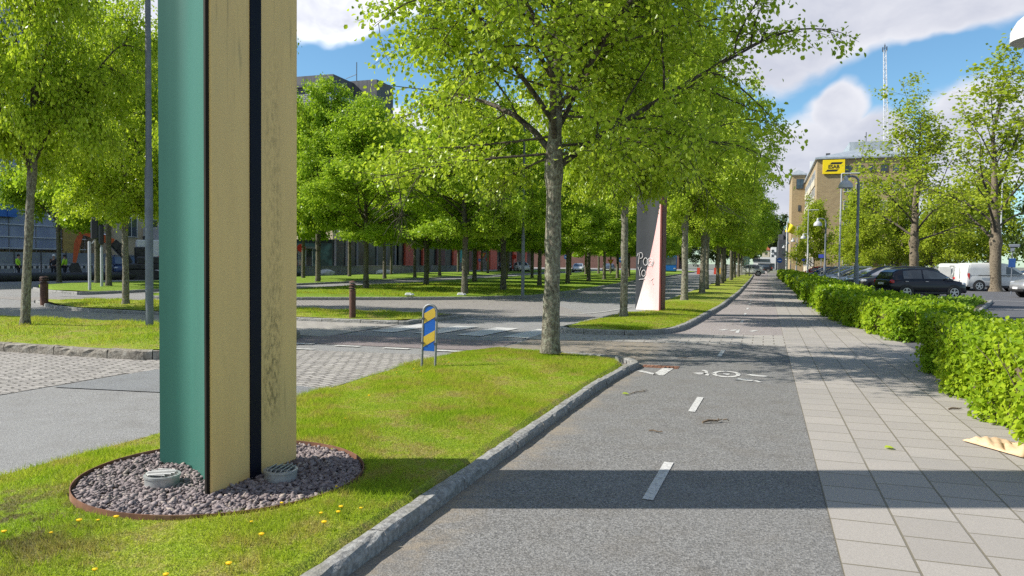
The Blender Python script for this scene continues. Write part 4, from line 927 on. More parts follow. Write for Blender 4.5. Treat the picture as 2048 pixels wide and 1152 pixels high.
rw = surf('red and white tape', (.62, .60, .58), None, 3, .6); redm = surf('barrier red', (.55, .06, .03), None, 3, .5)
GB = 'crowd barriers along the hoarding'
p0 = None
for k in range(9):
    loc = (-54.6, 36.5 + 2.2 * k, 0)
    if k == 0:
        p0 = empty('crowd_barrier', loc, 0, None, 'barrier', GB); mb = MB(); mb.tube([(0, -1, .05), (0, -1, 1.0), (0, 1, 1.0), (0, 1, .05)], .025, 6); mb.tube([(-.25, -.9, .03), (.25, -.9, .03)], .02, 5); mb.tube([(-.25, .9, .03), (.25, .9, .03)], .02, 5); mb.build('frame', M['rail_white'], p0)
        bd = MB(); bd.box((.03, 0, .78), (.03, 1.9, .22)); bo = bd.build('board', rw, p0)
        st = MB(); [st.box((.049, -.72 + .48 * q, .78), (.008, .24, .2)) for q in range(4)]; st.build('stripes', M['frame_dark'], bo)
        q = p0
    else:
        q = copy_tree(p0); q.location = loc
    q['label'] = 'low striped crowd barrier by the hoarding, %s from the left' % ORD[k]
# ================================================================== the two columns
M['green_paint'] = surf('green paint', (0.044, 0.142, 0.112), (0.038, 0.125, 0.098), 1.6, .46, c3=(.04, .15, .115), scale3=9, c3r=(.66, .74), stretch=(1, 1, .25), spec=.15)
def yellow_face():
    m, t, b = new_mat('yellow paint'); v = obj_coord(t); s = t.node('ShaderNodeSeparateXYZ', {0: v})
    vs = t.vmath('MULTIPLY', v, (1, 1, .16)).outputs[0]; n = t.noise(vs, 9.0, 4.0, .6); big = t.noise(v, .8, 4.0, .6)
    c = t.mix(t.ramp(n, .35, .65), (0.77, 0.52, 0.190), (0.73, 0.49, 0.180)); c = t.mix(t.ramp(big, .4, .7, 0, .6), c, (0.62, 0.46, 0.185))
    # long algae stain running down beside the black stripe
    d = t.math('ABSOLUTE', t.math('SUBTRACT', s.outputs[1], t.math('ADD', .64, t.math('MULTIPLY', t.math('SUBTRACT', t.noise(vs, 5.0, 3.0), .5), .22))))
    band = t.ramp(d, .015, .15, 1.0, 0.0); hz = t.math('MULTIPLY', t.ramp(s.outputs[2], .3, .55), t.ramp(s.outputs[2], 3.4, 2.4))
    pat = t.ramp(t.noise(t.vmath('MULTIPLY', v, (1, 1, .45)).outputs[0], 34.0, 5.0, .75), .40, .66)
    k = t.math('MULTIPLY', t.math('MULTIPLY', band, hz), pat); low = t.math('MULTIPLY', t.ramp(s.outputs[2], 1.7, .6), .45)
    c = t.mix(t.math('MULTIPLY', k, t.math('ADD', .42, low)), c, (0.105, 0.080, 0.022))
    dr = t.math('MULTIPLY', t.ramp(t.noise(t.vmath('MULTIPLY', v, (1, 1, .05)).outputs[0], 30.0, 3.0, .6), .57, .68), t.ramp(t.noise(v, 1.1, 3.0), .45, .6, 0, .5))
    c = t.mix(dr, c, (0.34, 0.25, 0.10))
    t.l.new(c, b.inputs['Base Color']); b.inputs['Roughness'].default_value = .55
    bn = t.node('ShaderNodeBump', {'Height': t.noise(v, 60, 3), 'Strength': .12, 'Distance': .005}); t.l.new(bn.outputs[0], b.inputs['Normal']); return m
M['yellow_paint'] = yellow_face()
M['black_paint'] = surf('blue black paint', (0.004, 0.005, 0.012), (0.005, 0.006, 0.015), 4, .6, spec=.15)
M['edge'] = surf('dark edge strip', (0.012, 0.010, 0.008), (0.026, 0.020, 0.014), 6, .8, spec=.15, stretch=(1, 1, .2))
def concave(a, b, depth, n=14, skew=.0):
    a, b = np.array(a), np.array(b); d = b - a; nn = np.array((-d[1], d[0])); nn /= np.linalg.norm(nn)
    t = np.linspace(0, 1, n); return [tuple(a + d * q + nn * depth * (math.sin(math.pi * q ** (1 + skew)) ** 1.1)) for q in t]
def wall_strip(path, z0, z1, th, zn=1):
    """a thin curved panel following PATH with thickness TH to its left"""
    mb = MB(); n = len(path); P = np.array(path); T = np.gradient(P, axis=0); T /= np.linalg.norm(T, axis=1, keepdims=True); N = np.column_stack([-T[:, 1], T[:, 0]]); Q = P + N * th
    for j in range(zn):
        za, zb_ = z0 + (z1 - z0) * j / zn, z0 + (z1 - z0) * (j + 1) / zn
        mb.add([(*p, za) for p in P] + [(*p, zb_) for p in P], [(i, i + 1, n + i + 1, n + i) for i in range(n - 1)])
    mb.add([(*q, z0) for q in Q] + [(*q, z1) for q in Q], [(i + 1, i, n + i, n + i + 1) for i in range(n - 1)])
    mb.add([(*P[0], z0), (*Q[0], z0), (*Q[0], z1), (*P[0], z1)], [(1, 0, 3, 2)]); mb.add([(*P[-1], z0), (*Q[-1], z0), (*Q[-1], z1), (*P[-1], z1)], [(0, 1, 2, 3)])
    mb.add([(*p, z1) for p in P] + [(*q, z1) for q in Q], [(i, i + 1, n + i + 1, n + i) for i in range(n - 1)])
    return mb
HC = 11.5
c1 = empty('striped_column', (-3.34, 4.05, .05), 0, 'tall three sided column, green on one side and yellow with a black stripe on the other, nearest', 'column', 'painted columns on the grass')
A_, B_, C_ = (0, 0), (0.0, .93), (-.84, .46)          # front corner, right back corner, left back corner
gp = [tuple(p) for p in smooth_line([(-.875, .498), (-.78, .510), (-.69, .514), (-.61, .494), (-.54, .452), (-.41, .362), (-.275, .254), (-.15, .140), (-.052, .015)], 6)]
wall_strip(gp, 0, HC, .03).build('green_panel', M['green_paint'], c1, smooth=True)
mb = MB(); mb.box((-.026, .004, HC / 2), (.022, .05, HC + .02), rz=R(-20)); mb.build('edge_strip', M['edge'], c1)
mb = MB(); mb.box((-.012, .465, HC / 2), (.03, .93, HC)); yl = mb.build('yellow_panel', M['yellow_paint'], c1)
mb = MB(); mb.box((.005, .435, HC / 2 + .02), (.012, .118, HC)); mb.build('black_stripe', M['black_paint'], c1)
wall_strip([(-.872, .53), (-.45, .735), (-.03, .932)], 0, HC - .02, .03).build('back_panel', M['green_paint'], c1)
mb = MB(); mb.prism([(-.03, .02), (-.03, .9), (-.8, .46)], HC - .06, HC - .03); mb.build('cap', M['edge'], c1)
# second column, further along
M['anthracite'] = surf('anthracite paint', (0.030, 0.034, 0.043), (0.025, 0.029, 0.037), 1.5, .5)
def pink_mat():
    m, t, b = new_mat('white to pink paint'); v = obj_coord(t); s = t.node('ShaderNodeSeparateXYZ', {0: v})
    n = t.noise(t.vmath('MULTIPLY', v, (1, 1, .3)).outputs[0], 4.0, 4.0, .6)
    k = t.math('ADD', t.math('ADD', t.math('MULTIPLY', s.outputs[0], 1.5), t.math('MULTIPLY', s.outputs[2], .34)), t.math('MULTIPLY', n, .5))
    c = t.mix(t.ramp(k, -.75, .15), (0.84, 0.78, 0.77), (0.73, 0.42, 0.42)); c = t.mix(t.ramp(n, .6, .75, 0, .4), c, (.55, .30, .30))  # near white at the lower left, pinker to the right and upward
    t.l.new(c, b.inputs['Base Color']); b.inputs['Roughness'].default_value = .6; return m
M['pink'] = pink_mat(); M['oxide'] = surf('dark red paint', (0.14, 0.022, 0.014), (0.10, 0.016, 0.012), 2, .6)
c2 = empty('triangular_column', (-2.98, 23.7, .12), 0, 'tall grey column with a pink triangle and white graffiti, behind the second linden', 'column', 'painted columns on the grass')
g2 = concave((-.86, .47), (-.05, .012), .10, 18, .15)
wall_strip(g2, 0, HC, .03).build('grey_panel', M['anthracite'], c2, smooth=True)
mb = MB(); mb.box((-.02, .465, HC / 2), (.05, .93, HC)); mb.build('red_panel', M['oxide'], c2)
mb = MB(); mb.box((-.035, .0, HC / 2), (.055, .06, HC - .1), rz=R(-20)); mb.build('edge_strip', M['oxide'], c2)
wall_strip([(-.858, .49), (-.45, .72), (-.03, .932)], 0, HC - .02, .03).build('back_panel', M['anthracite'], c2)
P2 = np.array(g2); D2 = np.concatenate([[0], np.cumsum(np.linalg.norm(np.diff(P2, axis=0), axis=1))]); D2 /= D2[-1]
def on_face(u, z, off=-.006):
    p = np.array([np.interp(u, D2, P2[:, 0]), np.interp(u, D2, P2[:, 1])]); q = np.array([np.interp(min(u + .05, 1), D2, P2[:, 0]) - np.interp(max(u - .05, 0), D2, P2[:, 0]), np.interp(min(u + .05, 1), D2, P2[:, 1]) - np.interp(max(u - .05, 0), D2, P2[:, 1])]); q /= np.linalg.norm(q)
    nrm = np.array((-q[1], q[0])); p = p + nrm * off; return (p[0], p[1], z)
zs = np.linspace(0, 3.45, 60); edge_u = lambda z: .004 + .98 * (z / 3.45) ** .95
mb = MB(); rows = []
for z in zs:
    u0 = edge_u(z); us = np.linspace(u0, .995, 24); rows.append([on_face(u, z, -.012) for u in us])
for i in range(len(rows) - 1):
    mb.add(rows[i] + rows[i + 1], [(k, k + 1, 24 + k + 1, 24 + k) for k in range(23)])
mb.build('pink_triangle', M['pink'], c2, smooth=True)
chalk = surf('white graffiti paint', (.62, .60, .62), None, 20, .7)
gt = MB()
def stroke(pts, wd=.024):
    pts = [on_face(u, z, -.016) for u, z in pts]; gt.tube(pts, wd * .5, 5)
def circ(cu, cz, ru, rz_, a0=0, a1=6.283, n=12): return [(cu + ru * math.cos(a0 + (a1 - a0) * i / n), cz + rz_ * math.sin(a0 + (a1 - a0) * i / n)) for i in range(n + 1)]
stroke([(.09, 1.45), (.12, 1.78)]); stroke(circ(.16, 1.72, .08, .09, 2.0, -1.9)); stroke([(.04, 1.70), (.08, 1.80)])
stroke(circ(.34, 1.53, .075, .12)); stroke([(.44, 1.38), (.46, 1.62)]); stroke(circ(.52, 1.52, .12, .12)); stroke(circ(.54, 1.50, .055, .05)); stroke([(.60, 1.36), (.68, 1.52), (.62, 1.62), (.50, 1.63)])
stroke([(.08, 1.36), (.13, 1.22), (.20, 1.36)]); stroke([(.13, 1.22), (.16, 1.06)]); stroke(circ(.28, 1.17, .07, .10))
stroke([(.12, .97), (.32, .99)]); stroke([(.46, 1.0), (.56, .95), (.66, 1.02)]); stroke([(.58, .95), (.64, .82), (.68, .84)])
gt.build('graffiti', chalk, c2)
mb = MB(); mb.bbox((-.35, .25, .0), (1.3, 1.2, .06), .02); mb.build('foundation', M['concrete'], c2)

# ------------------------------------------------------------------ gravel bed, ring, uplights
M['corten'] = surf('rusty steel edging', (0.20, 0.085, 0.045), (0.13, 0.06, 0.035), 9, .8, c3=(.28, .15, .09), scale3=4)
def zring(x, y): return float(z_isl(np.array(x), np.array(y), np.array((x + 5.15) / 3.05)))
mb = MB(); n = 72; V = []
for i in range(n):
    th = 2 * math.pi * i / n
    for r_, dz in ((.955, -.08), (.955, .035), (.949, .035), (.949, -.08)):
        V.append((PIL[0] + r_ * math.cos(th), PIL[1] + r_ * math.sin(th), .077 + dz))
mb.add(V, [(i * 4 + k, ((i + 1) % n) * 4 + k, ((i + 1) % n) * 4 + (k + 1) % 4, i * 4 + (k + 1) % 4) for i in range(n) for k in range(4)])
tag(mb.build('edging_ring', M['corten']), 'rusty steel edging ring round the gravel bed of the nearest column', 'edging')
mb = MB(); V = [(PIL[0] + .95 * math.cos(2 * math.pi * i / 48), PIL[1] + .95 * math.sin(2 * math.pi * i / 48), .067) for i in range(48)]; mb.add(V + [(x, y, .02) for x, y, z in V], [tuple(range(48))] + [(i, (i + 1) % 48, 48 + (i + 1) % 48, 48 + i)[::-1] for i in range(48)]); mb.build('gravel_base', M['soil'], None, 'structure')
def stone_mat():
    m, t, b = new_mat('slate gravel'); g = t.node('ShaderNodeNewGeometry'); v = obj_coord(t); r_ = g.outputs['Random Per Island']
    c = t.mix(t.ramp(r_, 0, 1, 0, 1, False), (0.115, 0.088, 0.088), (0.30, 0.245, 0.235)); c = t.mix(t.ramp(r_, .86, .97), c, (.34, .28, .235)); c = t.mix(t.ramp(t.noise(v, 60, 3), .4, .7, 0, .4), c, (.12, .10, .10))
    t.l.new(c, b.inputs['Base Color']); b.inputs['Roughness'].default_value = .8; return m
bm = bmesh.new(); bmesh.ops.create_icosphere(bm, subdivisions=1, radius=1.0); sv = np.array([v.co[:] for v in bm.verts]); sf = np.array([[v.index for v in f.verts] for f in bm.faces]); bm.free()
TRI = [(x - 3.34, y + 4.05) for x, y in gp] + [(-3.35, 4.98)]
def inside_tri(x, y):
    c = False; n = len(TRI)
    for i in range(n):
        (x0, y0), (x1, y1) = TRI[i], TRI[i - 1]
        if (y0 > y) != (y1 > y) and x < (x1 - x0) * (y - y0) / (y1 - y0) + x0: c = not c
    return c
Vs, Fs, k = [], [], 0; n_st = 0
while n_st < 9500:
    r_, th = .93 * math.sqrt(rng.random()), rng.random() * 6.283; x, y = PIL[0] + r_ * math.cos(th), PIL[1] + r_ * math.sin(th)
    if inside_tri(x, y): 
        n_st += 1; continue
    s = (.0075 + .0135 * rng.random() ** 1.6) * np.array((1.45, 1.0, .55)) * rng.uniform(.8, 1.25, 3)
    q = sv * (1 + rng.normal(0, .13, (len(sv), 1))) * s
    a, b_, c_ = rng.uniform(0, 6.28), rng.normal(0, .5), rng.normal(0, .5)
    Rm = np.array(Matrix.Rotation(a, 3, 'Z') @ Matrix.Rotation(b_, 3, 'X') @ Matrix.Rotation(c_, 3, 'Y'))
    Vs.append(q @ Rm.T + np.array((x, y, .072 + rng.uniform(0, .022)))); Fs.append(sf + k); k += len(sv); n_st += 1
link_mesh('gravel', np_mesh('gravel', np.concatenate(Vs), np.concatenate(Fs)), stone_mat(), None, 'stuff')
M['alu'] = surf('weathered aluminium', (0.50, 0.50, 0.48), (0.40, 0.40, 0.39), 14, .42, .55)
def uplight(x, y, lab, rz):
    u = empty('ground_uplight', (x, y, .085), rz, lab, 'uplight', 'ground lights at the foot of the column'); mb = MB()
    mb.lathe([(.108, -.03), (.110, .055), (.116, .058), (.116, .072), (.098, .074), (.094, .02), (.0001, .018)], 32); mb.build('housing', M['alu'], u, smooth=True)
    for i in range(5):
        yy = -.07 + .035 * i; w_ = 2 * math.sqrt(.093 ** 2 - yy * yy); mb = MB(); mb.box((0, yy, .072), (w_, .005, .045), rx=R(38)); mb.build('louvre', M['alu'], u)
    mb = MB(); [mb.box((xx, 0, .066), (.005, .17, .03)) for xx in (-.04, .04)]; mb.build('louvre_bar', M['alu'], u)
uplight(-3.80, 4.12, 'sunlit round aluminium ground light in front of the green side of the column', R(14)); uplight(-3.14, 4.50, 'shaded round ground light before the yellow side of the column', R(100))

# ------------------------------------------------------------------ lane sign, bollards
M['steel'] = surf('galvanised steel', (0.42, 0.43, 0.44), (0.33, 0.34, 0.35), 20, .5, .5)
M['dark_steel'] = surf('dull steel', (0.26, 0.265, 0.27), (0.20, 0.205, 0.21), 20, .55, .4); M['sign_blue'] = surf('sign blue', (0.012, 0.12, 0.50), (0.010, 0.10, 0.44), 3, .35); M['sign_yellow'] = surf('sign yellow', (0.66, 0.44, 0.05), (0.60, 0.40, 0.045), 3, .4)
s_ = empty('lane_sign', (-4.68, 10.35, .03), R(6), 'arched steel sign with blue and yellow slanted stripes at the lawn edge', 'sign')
W_, H_ = .205, .925
arc = [(-W_ / 2, 0, 0), (-W_ / 2, 0, H_ - W_ / 2)] + [(-W_ / 2 * math.cos(a), 0, H_ - W_ / 2 + W_ / 2 * math.sin(a)) for a in np.linspace(0, math.pi, 12)] + [(W_ / 2, 0, 0)]
s_.rotation_euler = (0, R(1.5), R(6))
mb = MB(); mb.tube(arc, .019, 10); mb.build('frame', M['dark_steel'], s_, smooth=True)
hw_ = W_ / 2 - .018; zb0, zt0 = .245, H_ - W_ / 2
prof = lambda x: zt0 + math.sqrt(max(hw_ ** 2 - x * x, 0))
pl = MB(); yl_ = MB(); xs = np.linspace(-hw_, hw_, 15)
def plate_strip(mb, fz0, fz1, y, th):
    V = []; 
    for x in xs: V += [(x, y, fz0(x)), (x, y, fz1(x))]
    V2 = [(a, y + th, c) for a, b, c in V]; n = len(xs)
    F = [(2 * i, 2 * i + 2, 2 * i + 3, 2 * i + 1) for i in range(n - 1)]; m_ = 2 * n
    F += [tuple(m_ + k for k in f[::-1]) for f in F]; F += [(2 * i, m_ + 2 * i, m_ + 2 * i + 2, 2 * i + 2) for i in range(n - 1)] + [(2 * i + 1, 2 * i + 3, m_ + 2 * i + 3, m_ + 2 * i + 1) for i in range(n - 1)]
    mb.add(V + V2, F)
plate_strip(pl, lambda x: zb0, prof, -.012, .01); po_ = pl.build('plate', M['sign_blue'], s_)
for zc_ in (.43, .775):
    yl_ = MB(); plate_strip(yl_, lambda x: max(zb0, min(prof(x) - .004, zc_ - .075 + x * .62)), lambda x: min(prof(x) - .002, zc_ + .075 + x * .62), -.0155, .003)
    yl_.build('yellow_stripe', M['sign_yellow'], po_)
for sx in (-1, 1):
    for z in (.36, .72): mb = MB(); mb.box((sx * (W_ / 2 - .008), -.016, z), (.04, .02, .03)); mb.build('clamp', M['frame_dark'], s_)
M['rust'] = surf('rusty bollard', (0.115, 0.052, 0.036), (0.085, 0.040, 0.030), 6, .8, c3=(.17, .085, .055), scale3=3, bump=.4)
def bollard(x, y, lab, h=.95, r=.085):
    o = empty('bollard_light', (x, y, .08), 0, lab, 'bollard', 'rusty bollard lights on the grass strip'); mb = MB(); mb.lathe([(r * .94, -.06), (r, .0), (r, h * .76)], 20); mb.build('post', M['rust'], o, smooth=True)
    mb = MB(); mb.lathe([(r * .62, h * .755), (r * .62, h * .97)], 16); mb.build('core', M['frame_dark'], o, smooth=True)
    for i in range(3):
        z = h * (.775 + .07 * i); mb = MB(); mb.lathe([(r * .6, z + .024), (r * 1.18, z - .004), (r * 1.2, z + .006), (r * .62, z + .036)], 20); mb.build('louvre_ring', M['rust'], o, smooth=True)
    mb = MB(); mb.lathe([(r * 1.12, h * .985), (r * 1.0, h * 1.005), (r * .5, h * 1.03), (.002, h * 1.04)], 20); mb.build('cap', M['rust'], o, smooth=True)
bollard(-10.2, 17.75, 'rusty ringed bollard light in sun, behind the striped lane sign'); bollard(-22.3, 19.05, 'rusty ringed bollard light in shade, right of the leaning linden trunk', .86, .12); bollard(-15.45, 12.75, 'thin rusty bollard mostly hidden behind the leaning linden', .95, .07)

# ------------------------------------------------------------------ lamps
M['lamp_grey'] = surf('lamp grey', (0.42, 0.43, 0.44), (0.38, 0.39, 0.40), 4, .45); M['post_grey'] = surf('post grey', (0.155, 0.175, 0.205), (0.125, 0.14, 0.165), 5, .55); M['white_enamel'] = surf('white enamel', (.74, .74, .73), None, 4, .3, coat=.3)
M['lens'] = surf('lamp inside', (.10, .10, .09), None, 4, .4)
def bell_lamp(x, y, ztop, arm, lab, k=1.0, lean=0.0, thick=1.0, mat='lamp_grey', dirx=-1):
    o = empty('bell_lamp', (x, y, 0), 0, lab, 'street lamp', 'bell lamps along the hedge'); o.rotation_euler = (0, lean, 0)
    mb = MB(); mb.lathe([(.075 * thick, 0), (.075 * thick, 1.55), (.068 * thick, 1.6), (.045 * thick, 1.68), (.040 * thick, ztop - .28)], 14)
    mb.tube([(0, 0, ztop - .28), (dirx * .03, 0, ztop - .12), (dirx * .11, 0, ztop - .03), (dirx * .22, 0, ztop), (dirx * arm, 0, ztop)], .034 * thick, 10); mb.build('post', M['post_grey'] if thick > .9 else M['lamp_grey'], o, smooth=True)
    c = (dirx * arm, 0, 0); mb = MB()
    mb.lathe([(.03, ztop + .03), (.06 * k, ztop - .02), (.075 * k, ztop - .06), (.080 * k, ztop - .15), (.13 * k, ztop - .185), (.20 * k, ztop - .25), (.245 * k, ztop - .34), (.25 * k, ztop - .45), (.242 * k, ztop - .45), (.235 * k, ztop - .34), (.12 * k, ztop - .22)], 28, c); sh = mb.build('bell_shade', M[mat], o, smooth=True)
    mb = MB(); mb.lathe([(.001, ztop - .33), (.19 * k, ztop - .33), (.19 * k, ztop - .325), (.001, ztop - .325)], 20, c); mb.build('lens', M['lens'], sh)
    return o
bell_lamp(3.12, 8.80, 4.26, .60, 'white bell lamp cut off at the top right corner', 1.08, mat='white_enamel')
bell_lamp(3.37, 32.5, 5.05, .46, 'nearest whole bell lamp on a thick grey post, in front of the black car', 1.05, lean=.0, thick=1.2)
bell_lamp(3.50, 51.0, 4.46, .46, 'second bell lamp beyond the bright hedge, on a slightly leaning post', 1.0, thick=1.1)
for i, (x, y, z) in enumerate([(3.80, 77, 4.5), (3.62, 100, 4.85), (3.55, 120, 5.1), (3.55, 146, 5.05)]): bell_lamp(x, y, z, .44, 'small distant bell lamp, %s one beyond the leaning post lamp' % ORD[i], 1.0, thick=.9)
def street_lamp(x, y, h, lab, arm=.55, dirx=1, mat='lamp_grey', r=.05, lean=0):
    o = empty('street_lamp', (x, y, 0), 0, lab, 'street lamp', 'slim tall street lamps'); o.rotation_euler = (0, lean, 0); mb = MB(); mb.lathe([(r * 1.5, 0), (r * 1.5, .9), (r, 1.0), (r * .8, h - .08)], 12); mb.tube([(0, 0, h - .1), (0, 0, h - .02), (dirx * .06, 0, h), (dirx * arm, 0, h)], r * .75, 8); mb.build('post', M[mat], o, smooth=True)
    mb = MB(); mb.bbox((dirx * (arm + .12), 0, h), (.5, .16, .07), .02); mb.build('lamp_head', M[mat], o); return o
street_lamp(3.88, 46, 6.64, 'slim pale street lamp between the two nearest bell lamps', lean=.004); street_lamp(3.80, 78, 6.79, 'slim street lamp before the small tree at the brick building corner'); street_lamp(4.05, 110, 6.73, 'slim street lamp furthest along the hedge')
def mast_post(x, y, z0, h, r, lab, split, mat='post_grey'):
    o = empty('lamp_post', (x, y, z0), 0, lab, 'lamp post', 'plain lamp posts between the lindens'); mb = MB(); mb.lathe([(r, 0), (r, split), (r * .78, split + .03), (r * .62, h)], 14); mb.build('post', M[mat], o, smooth=True)
    mb = MB(); mb.tube([(0, 0, h - .05), (0, 0, h + .15), (.3, .1, h + .25)], r * .5, 8); mb.build('bracket', M[mat], o); mb = MB(); mb.bbox((.55, .18, h + .25), (.6, .22, .1), .03, rz=R(18)); mb.build('lamp_head', M['lamp_grey'], o); return o
mast_post(-12.35, 13.05, .13, 9.5, .08, 'thick grey lamp post on the lawn left of the green column', 3.35); mast_post(-9.95, 31.8, .16, 7.6, .075, 'slim grey lamp post on the median, left of the big near linden', 2.6); mast_post(20.2, 80, 0, 9.0, .09, 'pale lamp post in front of the dark trees at the right', 3.0, 'lamp_grey')
# flag
fo = empty('flag_pole', (2.47, 100, 0), 0, 'white flagpole with a yellow flag beyond the bell lamps', 'flagpole'); mb = MB(); mb.lathe([(.11, 0), (.09, 3), (.05, 6.9)], 12); mb.build('pole', M['white_enamel'], fo, smooth=True)
mb = MB(); rows = []
for i in range(9):
    u = i / 8; rows.append([(.05 + u * .95 - .25 * v, .10 * math.sin(u * 7 + v * 2), 6.75 - v * 1.15 - .55 * u ** 1.3 + .25 * u * v) for v in np.linspace(0, 1, 7)])
mb.add([p for r_ in rows for p in r_], [(i * 7 + j, (i + 1) * 7 + j, (i + 1) * 7 + j + 1, i * 7 + j + 1) for i in range(8) for j in range(6)]); f_ = mb.build('flag', surf('yellow flag', (.86, .68, .01), None, 3, .7), fo, smooth=True); sd = f_.modifiers.new('solid', 'SOLIDIFY'); sd.thickness = .01

# ------------------------------------------------------------------ cars
M['tyre'] = surf('tyre rubber', (0.018, 0.018, 0.018), (0.03, 0.03, 0.03), 30, .85); M['rim'] = surf('alloy rim', (0.55, 0.55, 0.56), None, 5, .3, .8); M['chrome'] = surf('chrome', (.7, .7, .7), None, 5, .15, 1.0)
M['car_glass'] = glass('car glass', (0.035, 0.045, 0.055), .04); M['red_lamp'] = surf('red tail lamp', (0.50, 0.015, 0.02), None, 5, .15, coat=.6); M['head_lamp'] = surf('head lamp', (0.62, 0.64, 0.66), (.4, .42, .45), 20, .1, .3, coat=.6); M['plastic'] = surf('black plastic trim', (0.02, 0.02, 0.021), None, 8, .6); M['plate'] = surf('number plate', (.75, .75, .73), None, 9, .5)
def paint(name, c, metal=.0): return surf(name, c, tuple(x * .92 for x in c), 3, .45, metal, coat=.55, spec=.2)
CP = {'navy': paint('navy black car paint', (.006, .007, .016)), 'black': paint('black car paint', (.010, .010, .011)), 'silver': paint('silver car paint', (.42, .43, .45), .5), 'grey': paint('grey car paint', (.30, .305, .32), .4), 'white': paint('white car paint', (.60, .60, .59)), 'blue': paint('blue car paint', (.02, .05, .13)), 'red': paint('red car paint', (.38, .02, .02)), 'darkgrey': paint('dark grey car paint', (.06, .065, .075), .3)}
STY = {
 'suv': dict(L=4.3, W=1.80, low=[(-2.15, .52, .80, .66), (-2.08, .36, .98, .80), (-1.75, .27, 1.05, .87), (-.6, .23, 1.02, .90), (.75, .23, 1.01, .90), (1.20, .26, 1.00, .88), (1.80, .30, .90, .83), (2.05, .36, .78, .74), (2.15, .46, .66, .58)],
             roof=[(-2.02, 1.05), (-1.86, 1.36), (-1.55, 1.52), (-.9, 1.59), (-.1, 1.60), (.4, 1.52), (.80, 1.32), (1.28, 1.02)], belt=1.0, wr=.335, wx=(-1.27, 1.30), win=[(-1.42, -.42), (-.34, .92)]),
 'hatch': dict(L=4.2, W=1.76, low=[(-2.10, .50, .78, .62), (-2.02, .34, .92, .78), (-1.7, .24, .97, .85), (-.6, .20, .95, .88), (.75, .20, .93, .88), (1.20, .22, .90, .86), (1.75, .26, .78, .80), (2.02, .34, .66, .70), (2.10, .42, .58, .54)],
             roof=[(-1.98, .96), (-1.75, 1.24), (-1.35, 1.40), (-.6, 1.47), (0, 1.46), (.45, 1.36), (.85, 1.16), (1.32, .90)], belt=.93, wr=.315, wx=(-1.25, 1.28), win=[(-1.35, -.36), (-.28, .98)]),
 'estate': dict(L=4.6, W=1.80, low=[(-2.30, .50, .78, .62), (-2.22, .34, .92, .78), (-1.8, .24, .98, .85), (-.6, .20, .97, .89), (.75, .20, .95, .89), (1.30, .22, .93, .87), (1.95, .26, .82, .81), (2.22, .34, .70, .70), (2.30, .42, .60, .54)],
             roof=[(-2.22, .98), (-2.02, 1.26), (-1.65, 1.42), (-.7, 1.48), (0, 1.47), (.45, 1.38), (.9, 1.18), (1.42, .93)], belt=.95, wr=.325, wx=(-1.35, 1.38), win=[(-1.6, -.40), (-.32, 1.05)]),
 'van': dict(L=4.4, W=1.80, low=[(-2.20, .40, 1.05, .82), (-2.16, .30, 1.08, .87), (-1.7, .25, 1.10, .90), (-.6, .22, 1.10, .90), (.75, .22, 1.08, .90), (1.25, .24, 1.06, .88), (1.85, .28, .92, .82), (2.12, .36, .76, .72), (2.20, .46, .62, .56)],
             roof=[(-2.17, 1.10), (-2.14, 1.60), (-2.02, 1.80), (-.9, 1.83), (.2, 1.81), (.65, 1.66), (1.05, 1.40), (1.62, 1.02)], belt=1.06, wr=.325, wx=(-1.42, 1.38), win=[(.25, 1.32)])}
